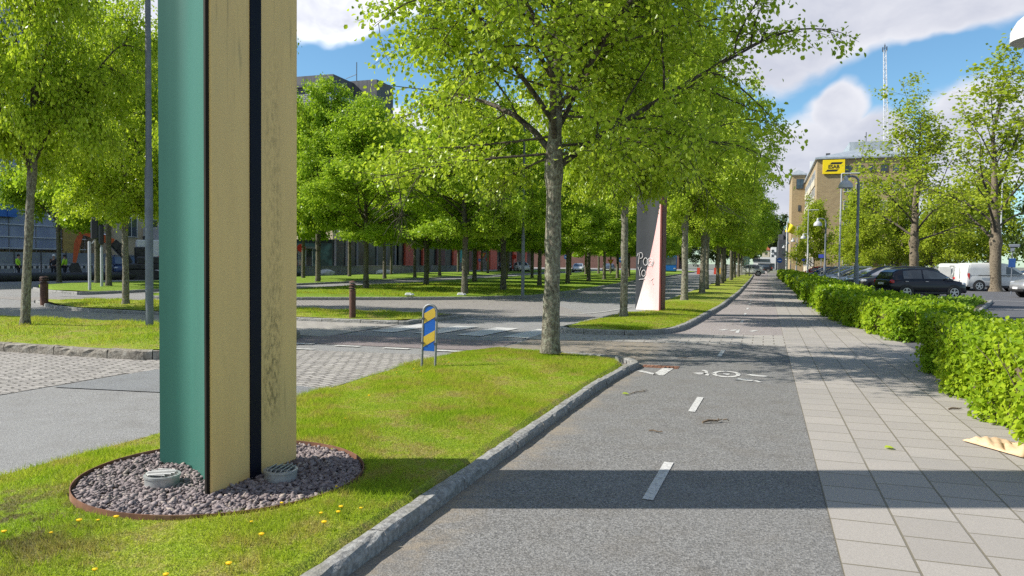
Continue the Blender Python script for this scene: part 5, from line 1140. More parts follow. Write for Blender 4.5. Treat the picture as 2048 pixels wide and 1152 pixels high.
def car(style, name, label, loc, rz, pm, group=None, cat='car', sc=1.0, rear_window=True, roofbars=False):
    S = STY[style]; o = empty(name, loc, rz, label, cat, group); o.scale = (sc,) * 3; xs_ = [r[0] for r in S['roof']]; zr_ = [r[1] for r in S['roof']]; belt = S['belt']; wb_ = S['W'] / 2 - .03
    roofz = lambda x: float(np.interp(x, xs_, zr_)); zmax = max(zr_); wt_ = wb_ - (.24 if style != 'van' else .10)
    mb = MB(); rings = []
    st = resample(np.array(S['low']), 40)
    for x, zb_, zt, w_ in st:
        h = zt - zb_; half = [(w_ * .90, zb_), (w_ * .985, zb_ + .10), (w_, zb_ + h * .45), (w_ * .985, zb_ + h * .72), (w_ * .95, zt - .05), (w_ * .86, zt - .005), (w_ * .4, zt + .015)]
        rings.append([(x, -y, z) for y, z in half] + [(x, y, z) for y, z in half[::-1]])
    k = 14; mb.add([p for r_ in rings for p in r_], [(i * k + j, (i + 1) * k + j, (i + 1) * k + (j + 1) % k, i * k + (j + 1) % k) for i in range(len(rings) - 1) for j in range(k)] + [tuple(range(k)), tuple(range((len(rings) - 1) * k, len(rings) * k))[::-1]])
    gs = np.linspace(xs_[0], xs_[-1], 36); rings = []
    lw = lambda x: float(np.interp(x, [r[0] for r in S['low']], [r[3] for r in S['low']]))
    def side(x, z):
        z1 = roofz(x); wbx = min(wb_, lw(x) - .02); f = np.clip((z - belt) / (zmax - belt), 0, 1); return wbx + (wt_ + .04 - wbx) * f
    for x in gs:
        z1 = max(roofz(x), belt + .004); half = [(side(x, belt) , belt - .05), (side(x, belt + (z1 - belt) * .5), belt + (z1 - belt) * .5), (side(x, z1 - .06), max(z1 - .07, belt)), (side(x, z1) - .07, z1 - .012), (side(x, z1) * .55, z1 + .004)]
        rings.append([(x, -y, z) for y, z in half] + [(x, y, z) for y, z in half[::-1]])
    k = 10; mb.add([p for r_ in rings for p in r_], [(i * k + j, (i + 1) * k + j, (i + 1) * k + (j + 1) % k, i * k + (j + 1) % k) for i in range(len(rings) - 1) for j in range(k)] + [tuple(range(k)), tuple(range((len(rings) - 1) * k, len(rings) * k))[::-1]])
    body = mb.build('body', pm, o); bm = bmesh.new(); bm.from_mesh(body.data); bmesh.ops.recalc_face_normals(bm, faces=bm.faces); bm.to_mesh(body.data); bm.free(); body.data.polygons.foreach_set('use_smooth', [True] * len(body.data.polygons)); md = body.modifiers.new('split', 'EDGE_SPLIT'); md.split_angle = R(50)
    def solid(mb, nm, m, th=.006):
        q = mb.build(nm, m, o); bm = bmesh.new(); bm.from_mesh(q.data); bmesh.ops.recalc_face_normals(bm, faces=bm.faces); bm.to_mesh(q.data); bm.free(); return q
    for sgn in (-1, 1):
        for (xa, xb) in S['win']:
            mb = MB(); X = np.linspace(xa, xb, 12); V = []
            for x in X:
                zt = roofz(x) - (.10 if style != 'van' else .20); zt = max(zt, belt + .05)
                for z in (belt + .04, (belt + .04 + zt) / 2, zt): V.append((x, sgn * (side(x, z) + .010), z))
            mb.add(V, [(3 * i + j, 3 * i + 3 + j, 3 * i + 4 + j, 3 * i + 1 + j) for i in range(11) for j in range(2)]); solid(mb, 'side_window', M['car_glass'])
    def slope_glass(i0, i1, nm, a, b):
        mb = MB(); V = []; X = np.linspace(xs_[i0] * (1 - a) + xs_[i1] * a, xs_[i0] * (1 - b) + xs_[i1] * b, 9)
        for x in X:
            z = roofz(x)
            for f in (-.9, -.5, 0, .5, .9): V.append((x, f * (side(x, z) - .06), z + .013))
        mb.add(V, [(5 * i + j, 5 * i + 5 + j, 5 * i + 6 + j, 5 * i + 1 + j) for i in range(8) for j in range(4)]); return solid(mb, nm, M['car_glass'])
    slope_glass(4, 7, 'windscreen', .12, .93)
    if rear_window: slope_glass(0, 2, 'rear_window', .12, .78)
    L2_ = S['L'] / 2
    for i, x in enumerate(S['wx']):
        for sgn in (-1, 1):
            y = sgn * (S['W'] / 2 - .085); r_ = S['wr']; mb = MB(); mb.lathe([(r_ + .055, -.012), (r_ + .055, .0), (r_ * .5, .002)], 28, (x, sgn * (S['W'] / 2 + .004), r_ + .02), 'Y'); mb.build('wheel_arch', M['plastic'], o)
            mb = MB(); c = (x, y, r_); mb.lathe([(r_ * .66, -.105), (r_ * .95, -.105), (r_, -.07), (r_, .07), (r_ * .95, .105), (r_ * .66, .105)], 28, c, 'Y'); wh = mb.build('wheel', M['tyre'], o, smooth=True)
            mb = MB(); cy = y + sgn * .108
            mb.lathe([(r_ * .70, 0), (r_ * .70, -sgn * .012), (r_ * .60, -sgn * .012), (r_ * .60, 0)], 28, (x, cy, r_), 'Y', cap=False)
            for q in range(5):
                th = q * 2 * math.pi / 5 + .3
                for d_ in (-.17, .17): mb.box((x + math.cos(th + d_) * r_ * .34, cy + sgn * .004, r_ + math.sin(th + d_) * r_ * .34), (r_ * .64, .012, r_ * .10), ry=-(th + d_ * .4))
            mb.lathe([(r_ * .16, -.008), (r_ * .16, .008)], 12, (x, cy + sgn * .004, r_), 'Y'); mb.build('rim', M['rim'], wh)
    for sgn in (-1, 1):
        hz = .62 * S['low'][-2][2] + .28; mb = MB(); mb.bbox((L2_ - .26, sgn * (S['W'] / 2 - .24), hz + .02), (.34, .26, .15), .05, rz=-sgn * R(28)); mb.build('headlight', M['head_lamp'], o)
        mb = MB(); mb.bbox((-L2_ + .16, sgn * (S['W'] / 2 - .15), belt - .12), (.22, .24, .22 if style != 'van' else .5), .06, rz=sgn * R(22)); mb.build('tail_light', M['red_lamp'], o)
        mb = MB(); mb.bbox((S['win'][-1][1] - .08, sgn * (S['W'] / 2 + .09), belt + .08), (.13, .20, .13), .04); mb.build('mirror', M['chrome'] if style == 'suv' else pm, o)
        for xa, xb in S['win']:
            mb = MB(); mb.bbox((xa + .15, sgn * (S['W'] / 2 + .005), belt - .10), (.19, .04, .03), .01); mb.build('door_handle', M['chrome'], o)
        mb = MB(); mb.bbox((.02, sgn * (S['W'] / 2 - .012), .30), (abs(S['wx'][1] - S['wx'][0]) - S['wr'] * 2.4, .06, .12), .02); mb.build('side_skirt', M['plastic'], o)
    mb = MB(); mb.bbox((-L2_ + .06, 0, .40), (.16, S['W'] - .24, .22), .05); mb.build('rear_bumper', M['plastic'], o); mb = MB(); mb.bbox((L2_ - .08, 0, .40), (.18, S['W'] - .42, .20), .05); mb.build('front_bumper', M['plastic'], o)
    mb = MB(); mb.box((-L2_ - .01, 0, .78 if style != 'van' else .72), (.02, .48, .11)); mb.build('number_plate', M['plate'], o); mb = MB(); mb.box((L2_ + .006, 0, .50), (.02, .48, .11)); mb.build('number_plate', M['plate'], o)
    if roofbars:
        for sgn in (-1, 1): mb = MB(); mb.tube([(-1.2, sgn * (wt_ - .03), zmax - .04), (-1.1, sgn * (wt_ - .03), zmax + .05), (.1, sgn * (wt_ - .03), zmax + .05), (.2, sgn * (wt_ - .03), zmax - .04)], .02, 6); mb.build('roof_rail', M['chrome'], o)
    return o
GC = 'cars parked in the row behind the hedge'; PI_ = math.pi
car('suv', 'parked_car', 'shiny navy black compact crossover parked nose away, nearest car behind the hedge', (7.30, 42.4, .02), R(22), CP['navy'], GC, sc=.93)
for (st_, col, x, y, rz, lb) in [('suv', 'black', 6.9, 46.4, 188, 'black car facing the hedge, directly left of the navy crossover'), ('suv', 'darkgrey', 6.7, 50.0, 184, 'dark grey car with raised roof, second left of the navy crossover'),
        ('hatch', 'silver', 6.4, 54.6, 180, 'silver hatchback behind the slim pale street lamp'), ('hatch', 'black', 6.5, 58.6, 182, 'black hatchback with a red strip, between the two bell lamp posts'), ('estate', 'silver', 6.4, 63.5, 180, 'silver estate car left of the second bell lamp post'),
        ('estate', 'grey', 6.3, 69.0, 180, 'grey estate car in the far half of the parked row'), ('estate', 'darkgrey', 6.2, 75.5, 180, 'dark estate car with roof rails near the far end of the row'), ('hatch', 'blue', 5.9, 83, 180, 'blue hatchback at the far end of the parked row'), ('hatch', 'red', 5.6, 92, 180, 'red car at the very end of the parked row')]:
    car(st_, 'parked_car', lb, (x, y, .0), R(rz), CP[col], GC, roofbars=(st_ == 'estate'))
car('van', 'parked_van', 'white delivery van seen from its back doors, left of the thick old tree', (12.95, 63.2, 0), R(78), CP['white'], 'white vans by the old tree', 'van', sc=1.0, rear_window=False)
va = [o for o in scene.objects if o.name.startswith('parked_van')][0]
for sy in (-.42, .42): mb = MB(); mb.bbox((-2.205, sy, 1.22), (.03, .74, .72), .012); mb.build('rear_door', paint('white door paint', (.54, .54, .53)), va)
mb = MB(); mb.box((-2.225, 0, 1.63), (.03, .3, .05)); mb.build('brake_lamp', M['plastic'], va)
vb = car('van', 'parked_van', 'white delivery van seen side on behind the thick old tree trunk', (14.6, 58.9, 0), R(14), CP['white'], 'white vans by the old tree', 'van', sc=1.02, rear_window=False)
mb = MB(); mb.box((-.2, -.925, 1.02), (2.6, .03, .035)); mb.build('door_rail', M['plastic'], vb); mb = MB(); mb.box((-2.22, 0, 1.15), (.02, .02, 1.2)); mb.box((-.55, -.91, 1.38), (.05, .02, .18)); mb.box((-.35, -.91, 1.38), (.05, .02, .18)); mb.box((-.45, -.91, 1.31), (.2, .02, .05)); mb.build('emblem', M['frame_dark'], vb)
car('hatch', 'parked_car', 'small dark hatchback between the two white vans', (13.35, 60.9, 0), R(80), CP['darkgrey'], 'cars around the white vans')
car('suv', 'parked_car', 'grey crossover at the right edge, nose towards the old tree', (14.75, 47.6, 0), R(192), CP['grey'], 'cars around the white vans')
car('hatch', 'parked_car', 'red car mostly hidden behind the white van at the right edge', (18.6, 62, 0), R(20), CP['red'], 'cars around the white vans')
GD_ = 'vehicles at the far end of the boulevard'
car('suv', 'parked_car', 'white crossover at the end of the grass strip by the info board', (-2.2, 113, 0), R(185), CP['white'], GD_)
car('suv', 'parked_car', 'white car with blue windscreen under the far lindens', (-34.0, 108, 0), R(-60), CP['white'], GD_); car('suv', 'parked_car', 'dark car left of the white one under the far lindens', (-36.8, 108.5, 0), R(-65), CP['black'], GD_)
car('hatch', 'parked_car', 'blue car under the far lindens, right of the big near linden trunk', (-31.5, 117, 0), R(-80), CP['blue'], GD_); car('estate', 'parked_car', 'white estate car far off, right of the big near linden trunk', (-28.5, 121, 0), R(-80), CP['white'], GD_); car('estate', 'parked_car', 'dark estate car far off among the median lindens', (-24.5, 126, 0), R(-85), CP['darkgrey'], GD_)
car('suv', 'parked_car', 'dark car at the very end of the path', (-.6, 170, 0), R(180), CP['black'], GD_)
bs = empty('city_bus', (-15.6, 134, 0), R(8), 'blue bus far down the road, right of the pink column', 'bus', GD_); mb = MB(); mb.bbox((0, 5.5, 1.65), (2.5, 11, 2.8), .15); mb.build('body', paint('bus blue', (.015, .13, .48)), bs)
mb = MB(); mb.box((0, -.015, 2.05), (2.2, .05, 1.3)); mb.build('windscreen', M['car_glass'], bs); mb = MB(); mb.box((-1.26, 5.5, 2.1), (.03, 10, 1.0)); mb.box((1.26, 5.5, 2.1), (.03, 10, 1.0)); mb.build('side_window', M['car_glass'], bs)
for sx in (-1, 1):
    for yy in (2.4, 8.4): mb = MB(); mb.lathe([(.48, -.14), (.48, .14)], 20, (0, 0, 0), 'X'); w_ = mb.build('wheel', M['tyre'], bs); w_.location = (sx * 1.12, yy, .48)
    mb = MB(); mb.bbox((sx * .9, -.02, .75), (.35, .06, .18), .02); mb.build('headlight', M['head_lamp'], bs)
# road works barriers
for i, (x, y, c) in enumerate([(-9.6, 121, 'r'), (-8.9, 121, 'y'), (-7.2, 123, 'r'), (-6.6, 123, 'y'), (-4.7, 126, 'y'), (-3.9, 126, 'r')]):
    o = empty('water_barrier', (x, y, 0), 0, '%s plastic road barrier far down the road, %s from the left' % ('red' if c == 'r' else 'yellow', ORD[i]), 'barrier', 'red and yellow road barriers'); mb = MB(); mb.prism([(-.3, -.22), (.3, -.22), (.3, .22), (-.3, .22)], 0, .35); mb.box((0, 0, .68), (.56, .24, .66)); mb.build('body', redm if c == 'r' else surf('barrier yellow', (.72, .45, .02), None, 3, .5), o)
# slatted fence with posts at the end of the strip
fe = empty('slatted_fence', (-2.9, 101, .1), 0, 'grey slatted fence panel at the far end of the grass strip', 'fence'); mb = MB(); [mb.box((-.6, 1.5, .25 + .26 * k), (2.3, .05, .15), rz=R(-6)) for k in range(5)]; mb.build('slats', M['concrete'], fe); mb = MB(); [mb.box((x, 1.45 - x * .1, .75), (.09, .12, 1.5)) for x in (.62, -1.8)]; mb.build('post', M['frame_dark'], fe); mb = MB(); mb.box((1.05, -.4, .7), (.14, .14, 1.4)); mb.build('post', M['frame_dark'], fe)
# ------------------------------------------------------------------ excavator
M['orange'] = surf('machine orange', (0.52, 0.095, 0.025), (0.44, 0.08, 0.022), 3, .5); M['machine_black'] = surf('machine black', (.022, .022, .024), (.04, .04, .042), 4, .6)
ex = empty('excavator', (-44.3, 45.9, 0), math.atan2(-.72, -.69), 'orange and black excavator with its boom stretched to the left under the trees', 'excavator')
for sy in (-.85, .85):
    mb = MB(); pts = [(-1.35, .38), (-1.2, .12), (-.9, .02), (.9, .02), (1.2, .12), (1.35, .38), (1.2, .64), (.9, .72), (-.9, .72), (-1.2, .64)]; V = [(x, sy - .22, z) for x, z in pts] + [(x, sy + .22, z) for x, z in pts]; n = len(pts); mb.add(V, [tuple(range(n)), tuple(range(2 * n - 1, n - 1, -1))] + [(i, n + i, n + (i + 1) % n, (i + 1) % n) for i in range(n)]); mb.build('track', M['machine_black'], ex)
mb = MB(); mb.bbox((-.2, 0, .95), (2.7, 2.0, .45), .08); mb.bbox((-.6, .35, 1.4), (1.7, 1.2, .6), .1); mb.build('upper_body', M['machine_black'], ex)
mb = MB(); mb.bbox((-1.45, 0, 1.35), (.5, 1.95, .85), .12); mb.build('counterweight', M['orange'], ex)
cbm = MB(); cbm.bbox((-.25, -.5, 1.75), (1.15, .9, 1.35), .08); cbo = cbm.build('cab', M['machine_black'], ex); mb = MB(); mb.box((-.3, -.96, 1.95), (.8, .02, .75)); mb.box((.34, -.5, 1.95), (.03, .7, .8)); mb.box((-.84, -.5, 2.0), (.02, .6, .6)); mb.build('window', M['glass_green'], cbo)
mb = MB(); mb.lathe([(.07, 2.43), (.07, 2.58), (.03, 2.62)], 10, (-.5, -.5, 0)); mb.build('beacon', M['orange'], cbo); mb = MB(); mb.tube([(-1.1, -.97, 1.2), (-.6, -.97, 1.45), (0, -.97, 1.1)], .07, 6); mb.build('pale_stripe', M['rail_white'], ex)
def beam(pts, wd, ht, m, nm):
    mb = MB()
    for (a, ha), (b_, hb) in zip(zip(pts[:-1], ht[:-1]), zip(pts[1:], ht[1:])):
        a, b_ = np.array(a), np.array(b_); d = (b_ - a) / np.linalg.norm(b_ - a); nn = np.array((-d[1], d[0])); V = []
        for y in (-wd / 2, wd / 2):
            for p, h in ((a, ha), (b_, hb)):
                for s in (-.5, .5): q = p + nn * s * h; V.append((q[0], y + .15, q[1]))
        mb.add(V, [(0, 1, 3, 2), (4, 6, 7, 5), (0, 2, 6, 4), (1, 5, 7, 3), (0, 4, 5, 1), (2, 3, 7, 6)])
    mb.build(nm, m, ex)
beam([(.6, 1.2), (1.3, 2.3), (1.75, 2.75)], .34, [.3, .6, .5], M['machine_black'], 'boom_foot'); beam([(1.75, 2.72), (3.0, 3.2), (3.85, 3.42)], .30, [.5, .48, .3], M['orange'], 'boom'); beam([(3.7, 3.65), (4.05, 2.6), (4.25, 1.2)], .24, [.25, .42, .22], M['orange'], 'stick')
mb = MB(); mb.tube([(1.9, .15, 3.1), (3.6, .15, 3.75)], .07, 8); mb.tube([(.9, .0, 1.3), (2.0, .0, 2.55)], .08, 8); mb.build('hydraulic_ram', M['chrome'], ex)
mb = MB(); pts = [(4.0, 1.2), (4.45, 1.15), (4.6, .7), (4.35, .25), (3.95, .15), (3.75, .45)]; V = [(x, -.25, z) for x, z in pts] + [(x, .55, z) for x, z in pts]; n = 6; mb.add(V, [tuple(range(n)), tuple(range(2 * n - 1, n - 1, -1))] + [(i, n + i, n + (i + 1) % n, (i + 1) % n) for i in range(n)]); mb.build('bucket', M['machine_black'], ex)
# pipes, truck, blue van
GPP = 'black pipes lying along the works'
mb = MB(); mb.lathe([(.27, 0), (.27, 13.0), (.23, 13.0), (.23, 0)], 18, (0, 0, 0), 'X', cap=False); pi1 = mb.build('pipe', M['machine_black'], None, smooth=True); pi1.location = (-46.2, 34.6, .27); pi1.rotation_euler = (0, 0, R(78)); tag(pi1, 'long black pipe lying on the ground in front of the workers, lower one', 'pipe', GPP)
p2 = pi1.copy(); COL.objects.link(p2); p2.location = (-47.0, 35.4, .27); p2.rotation_euler = (0, 0, R(79.5)); p2['label'] = 'black pipe lying just behind the front one at the works'
p3_ = pi1.copy(); COL.objects.link(p3_); p3_.location = (-43.2, 46.6, .27); p3_.rotation_euler = (0, 0, R(70)); p3_['label'] = 'black pipe lying right of the excavator tracks'
tk = empty('box_truck', (-49.0, 53.5, 0), math.atan2(.72, .69), 'white box truck parked behind the excavator', 'truck'); mb = MB(); mb.bbox((.4, 0, 2.1), (5.2, 2.3, 2.0), .05); mb.build('cargo_box', M['white_wall'], tk); mb = MB(); mb.bbox((3.9, 0, 1.4), (1.6, 2.1, 1.9), .15); co_ = mb.build('cab', M['machine_black'], tk); mb = MB(); mb.box((4.5, 0, 1.8), (.5, 1.9, .7)); mb.build('windscreen', M['car_glass'], co_); mb = MB(); mb.bbox((.6, 0, .75), (5.6, 1.2, .35), .05); mb.build('chassis', M['machine_black'], tk)
for x in (-1.2, 3.6):
    for y in (-.95, .95): mb = MB(); mb.lathe([(.42, -.13), (.42, .13)], 18, (x, y, .42), 'Y'); mb.build('wheel', M['tyre'], tk)
car('van', 'parked_van', 'blue and grey service van behind the traffic signal at the works', (-50.3, 50.4, 0), R(-42), CP['blue'], None, 'van', rear_window=False)
car('estate', 'parked_car', 'grey car between the blue van and the excavator', (-48.2, 51.2, 0), R(-45), CP['silver'], 'cars around the works')
gy = simple('site_cabin', 'pale grey site building with a narrow window behind the excavator', (-62, 60.5, 0), (-56.2, 66, 4.6), surf('pale site wall', (.46, .47, .48), None, 2, .8), 'site building', None, [(1.6, 2.6, .8, 2.2), (-1.0, 2.6, .8, 2.2)])

# ------------------------------------------------------------------ people (one skinned surface each, clothes as children)
M['skin'] = surf('skin', (.45, .27, .20), None, 9, .6); M['hivis'] = surf('yellow green safety jacket', (.42, .75, .02), (.36, .65, .02), 5, .7); M['dark_cloth'] = surf('dark work cloth', (.02, .022, .03), None, 9, .9); M['helmet'] = surf('white helmet', (.75, .75, .74), None, 4, .35); M['hair'] = surf('dark hair', (.015, .012, .010), None, 9, .8)
def skin_obj(name, verts, edges, radii, m, parent, lv=1):
    me = bpy.data.meshes.new(name); me.from_pydata(verts, edges, []); o = link_mesh(name, me, m, parent); md = o.modifiers.new('skin', 'SKIN'); md.use_smooth_shade = True
    for i, r_ in enumerate(radii): me.skin_vertices[0].data[i].radius = (r_, r_) if not isinstance(r_, tuple) else r_
    me.skin_vertices[0].data[0].use_root = True; sb_ = o.modifiers.new('sub', 'SUBSURF'); sb_.levels = lv; sb_.render_levels = lv; return o
def person(loc, rz, label, jacket, cap, pose):
    p = empty('person', loc, rz, label, 'person', 'site workers by the hoarding'); J = dict(pel=(0, 0, .93), wai=(0, .01, 1.10), che=(.0, .0, 1.30), nek=(.02, 0, 1.47), hd0=(.03, 0, 1.56), hd1=(.035, 0, 1.64), hd2=(.03, 0, 1.72))
    V, E, Rr, ix = [], [], [], {}
    def add(n, c, r_, par=None): ix[n] = len(V); V.append(c); Rr.append(r_); (E.append((ix[par], ix[n])) if par else None)
    add('pel', J['pel'], (.15, .11)); add('wai', J['wai'], (.14, .10), 'pel'); add('che', J['che'], (.17, .11), 'wai'); add('nek', J['nek'], .055, 'che'); add('hd0', J['hd0'], .075, 'nek'); add('hd1', J['hd1'], .095, 'hd0'); add('hd2', J['hd2'], .075, 'hd1'); add('nose', (.135, 0, 1.615), .018, 'hd1')
    for s, (kx, fx, ex_, hx, hz_) in zip((-1, 1), pose):
        t = 'r' if s < 0 else 'l'
        add(t + 'hip', (0, s * .10, .86), .085, 'pel'); add(t + 'kne', (kx, s * .11, .48), .060, t + 'hip'); add(t + 'ank', (fx, s * .115, .09), .042, t + 'kne'); add(t + 'toe', (fx + .16, s * .13, .04), .038, t + 'ank')
        add(t + 'sho', (0, s * .19, 1.39), .065, 'che'); add(t + 'elb', (ex_, s * .25, 1.12), .045, t + 'sho'); add(t + 'wri', (hx, s * .24, hz_), .030, t + 'elb'); add(t + 'pal', (hx + .03, s * .24, hz_ - .07), .030, t + 'wri')
        for k in range(4): add(t + 'f%d' % k, (hx + .01 + .02 * k, s * .245, hz_ - .14 - .008 * (k % 3)), .009, t + 'pal'); add(t + 'g%d' % k, (hx + .02 + .02 * k, s * .235, hz_ - .18), .008, t + 'f%d' % k)
        add(t + 'th', (hx + .085, s * .225, hz_ - .09), .010, t + 'pal')
    skin_obj('body', V, E, Rr, M['skin'], p)
    names = ['wai', 'pel', 'che'] ; jv = ['pel', 'wai', 'che', 'rsho', 'relb', 'rwri', 'lsho', 'lelb', 'lwri']; je = [('pel', 'wai'), ('wai', 'che'), ('che', 'rsho'), ('rsho', 'relb'), ('relb', 'rwri'), ('che', 'lsho'), ('lsho', 'lelb'), ('lelb', 'lwri')]
    jr = dict(pel=(.19, .15), wai=(.19, .145), che=(.21, .15), rsho=.09, lsho=.09, relb=.068, lelb=.068, rwri=.05, lwri=.05)
    skin_obj('jacket', [V[ix[n]] for n in jv], [(jv.index(a), jv.index(b_)) for a, b_ in je], [jr[n] for n in jv], jacket, p)
    tv = ['pel', 'rhip', 'rkne', 'rank', 'lhip', 'lkne', 'lank']; te = [('pel', 'rhip'), ('rhip', 'rkne'), ('rkne', 'rank'), ('pel', 'lhip'), ('lhip', 'lkne'), ('lkne', 'lank')]; tr = dict(pel=(.165, .13), rhip=.11, lhip=.11, rkne=.08, lkne=.08, rank=.062, lank=.062)
    skin_obj('trousers', [V[ix[n]] for n in tv], [(tv.index(a), tv.index(b_)) for a, b_ in te], [tr[n] for n in tv], M['dark_cloth'], p)
    for t in 'rl': a = V[ix[t + 'ank']]; mb = MB(); mb.bbox((a[0] + .07, a[1] * 1.05, .055), (.30, .11, .11), .03); mb.build('boot', M['hair'], p)
    mb = MB(); mb.lathe([(.112, 1.665), (.115, 1.69), (.095, 1.76), (.05, 1.80), (.002, 1.81)] if cap == 'helmet' else [(.098, 1.63), (.108, 1.68), (.092, 1.75), (.05, 1.78), (.002, 1.785)], 18, (.025, 0, 0)); mb.build('helmet' if cap == 'helmet' else 'hair', M['helmet'] if cap == 'helmet' else M['hair'], p, smooth=True)
person((-52.0, 42.3, 0), R(20), 'site worker in a yellow green jacket and dark trousers walking, left of the leaning linden', M['hivis'], 'hair', ((.10, .22, .02, .20, .95), (-.02, -.25, -.10, .02, .90)))
person((-51.1, 44.5, 0), R(-60), 'site worker in dark clothes with a white helmet, standing in front of the hoarding', M['dark_cloth'], 'helmet', ((.02, .0, -.02, .12, .92), (.03, .02, .0, .15, .95)))
person((-50.8, 45.2, 0), R(200), 'site worker in a yellow green jacket half hidden behind the dark tree trunk', M['hivis'], 'hair', ((.04, .0, .0, .16, .95), (.0, -.02, .02, .16, .92)))

# ------------------------------------------------------------------ traffic signals and signs
M['signal'] = surf('signal housing', (.02, .022, .026), None, 6, .5); M['sign_red'] = surf('sign red', (.60, .02, .015), None, 3, .4); M['sign_white'] = surf('sign white', (.78, .78, .77), None, 3, .4); M['teal'] = surf('teal board', (.12, .50, .47), (.10, .44, .42), 1, .5)
def signal(x, y, rz, lab, h=3.1, z0=.12):
    o = empty('traffic_signal', (x, y, z0), rz, lab, 'traffic light', 'traffic signals by the crossing'); mb = MB(); mb.lathe([(.065, 0), (.065, h - .95), (.05, h - .9)], 12); mb.build('post', M['lamp_grey'], o, smooth=True)
    mb = MB(); mb.tube([(0, 0, h - 1.0), (.12, 0, h - .98), (.2, 0, h - .85), (.2, 0, h - .6)], .03, 6); mb.build('bracket', M['lamp_grey'], o); mb = MB(); mb.bbox((.2, 0, h - .32), (.30, .22, .98), .05); hd_ = mb.build('housing', M['signal'], o)
    for k in range(3): mb = MB(); mb.lathe([(.10, .0), (.11, .14), (.105, .14), (.095, .0)], 14, (.2, .10, h - .02 - .3 * k), 'Y', cap=False); mb.build('hood', M['signal'], hd_)
signal(-28.9, 27.0, R(46), 'dark backed traffic signal on a grey post at the tip of the shaded lawn')
signal(-30.5, 29.2, R(140), 'traffic signal seen edge on beside the dark trunk at the works', 2.9)
def road_sign(x, y, h, shape, m1, m2, lab, name='road_sign', s=.62, z0=.1, face=None, m3=None):
    rz = math.atan2(-y, -x) + R(90); o = empty(name, (x, y, z0), rz, lab, 'road sign', 'road signs along the boulevard'); mb = MB(); mb.lathe([(.035, 0), (.035, h)], 10); mb.build('post', M['steel'], o)
    if shape == 'disc':
        mb = MB(); mb.lathe([(s / 2, -.01), (s / 2, .012)], 28, (0, -.06, h - s / 2), 'Y'); d = mb.build('plate', m1, o)
        mb = MB()
        if face == 'bar': mb.box((0, -.078, h - s / 2), (s * .66, .008, s * .16))
        else: mb.lathe([(s * .36, .0), (s * .36, .006)], 24, (0, -.075, h - s / 2), 'Y')
        mb.build('symbol', m2, d)
    else:
        z = h - .05; mb = MB(); a = s * .62; V = [(-a, -.05, z), (a, -.05, z), (0, -.05, z - a * 1.72)]; mb.add(V + [(p[0], p[1] - .02, p[2]) for p in V], [(0, 1, 2), (5, 4, 3), (0, 3, 4, 1), (1, 4, 5, 2), (2, 5, 3, 0)]); d = mb.build('plate', m1, o); mb = MB(); a = s * .40; z -= .11; V = [(-a, -.072, z), (a, -.072, z), (0, -.072, z - a * 1.7)]; mb.add(V + [(p[0], p[1] - .006, p[2]) for p in V], [(0, 1, 2), (5, 4, 3), (0, 3, 4, 1), (1, 4, 5, 2), (2, 5, 3, 0)]); mb.build('symbol', m2, d)
    return o
road_sign(-38.0, 57.4, 2.85, 'disc', M['sign_red'], M['sign_red'], 'small red round sign right beside the green and yellow column', s=.7); road_sign(-42, 113, 2.9, 'tri', M['sign_red'], M['sign_yellow'], 'upside down red and yellow triangle sign before the brick building', s=.9)
road_sign(-42.6, 113.4, 1.95, 'disc', M['sign_blue'], M['sign_white'], 'small blue round sign below the triangle sign', s=.5, face='bar'); road_sign(-43.6, 120.0, 2.2, 'disc', M['sign_red'], M['orange'], 'orange red round sign on a thin post before the brick building', s=.75)
road_sign(-35.5, 109.0, 2.6, 'disc', M['sign_red'], M['sign_red'], 'red round sign above the far white car', s=.7); road_sign(-19.0, 106.6, 2.35, 'disc', M['sign_blue'], M['sign_white'], 'blue round sign with a white bar, beyond the median lindens', s=.80, face='bar'); road_sign(-17.7, 92.0, 1.95, 'tri', M['sign_red'], M['sign_yellow'], 'yellow triangle sign with a red edge on the median, left of the second linden', s=.62)
road_sign(2.02, 120, 2.5, 'disc', M['sign_blue'], M['sign_white'], 'blue round path sign far along the pavement', s=.75, face='bar'); road_sign(-24.5, 97, 2.5, 'disc', M['sign_blue'], M['sign_white'], 'blue sign half hidden among the far median trunks', s=.6, face='bar')
ib = empty('info_board', (-44, 110.2, 0), math.atan2(-110, 44) + R(90), 'tall turquoise information board on two legs among the trees', 'sign'); mb = MB(); mb.bbox((0, 0, 2.75), (1.15, .14, 2.7), .03); mb.build('board', M['teal'], ib); mb = MB(); mb.box((-.52, 0, .7), (.1, .1, 1.4)); mb.build('leg', M['steel'], ib); mb = MB(); mb.box((.52, 0, .7), (.1, .1, 1.4)); mb.build('leg', M['steel'], ib)
mb = MB(); mb.box((-.1, -.078, 3.75), (.6, .012, .16)); mb.box((.1, -.078, 3.45), (.7, .012, .08)); mb.build('pale_panel', M['sign_white'], ib)
ib = empty('info_pylon', (-2.6, 118, 0), 0, 'pale blue information pylon at the far end of the grass strip', 'sign'); mb = MB(); mb.bbox((0, 0, 1.55), (.9, .22, 2.5), .03); mb.build('board', surf('pale blue board', (.36, .52, .58), None, 2, .5), ib); mb = MB(); mb.box((0, 0, .15), (.7, .18, .3)); mb.build('foot', M['frame_dark'], ib); mb = MB(); mb.box((-.16, -.117, 2.05), (.14, .012, .5)); mb.box((.14, -.117, 2.05), (.14, .012, .5)); mb.box((0, -.117, 1.3), (.6, .012, .06)); mb.box((0, -.117, 1.1), (.6, .012, .06)); mb.build('pale_panel', M['sign_white'], ib)
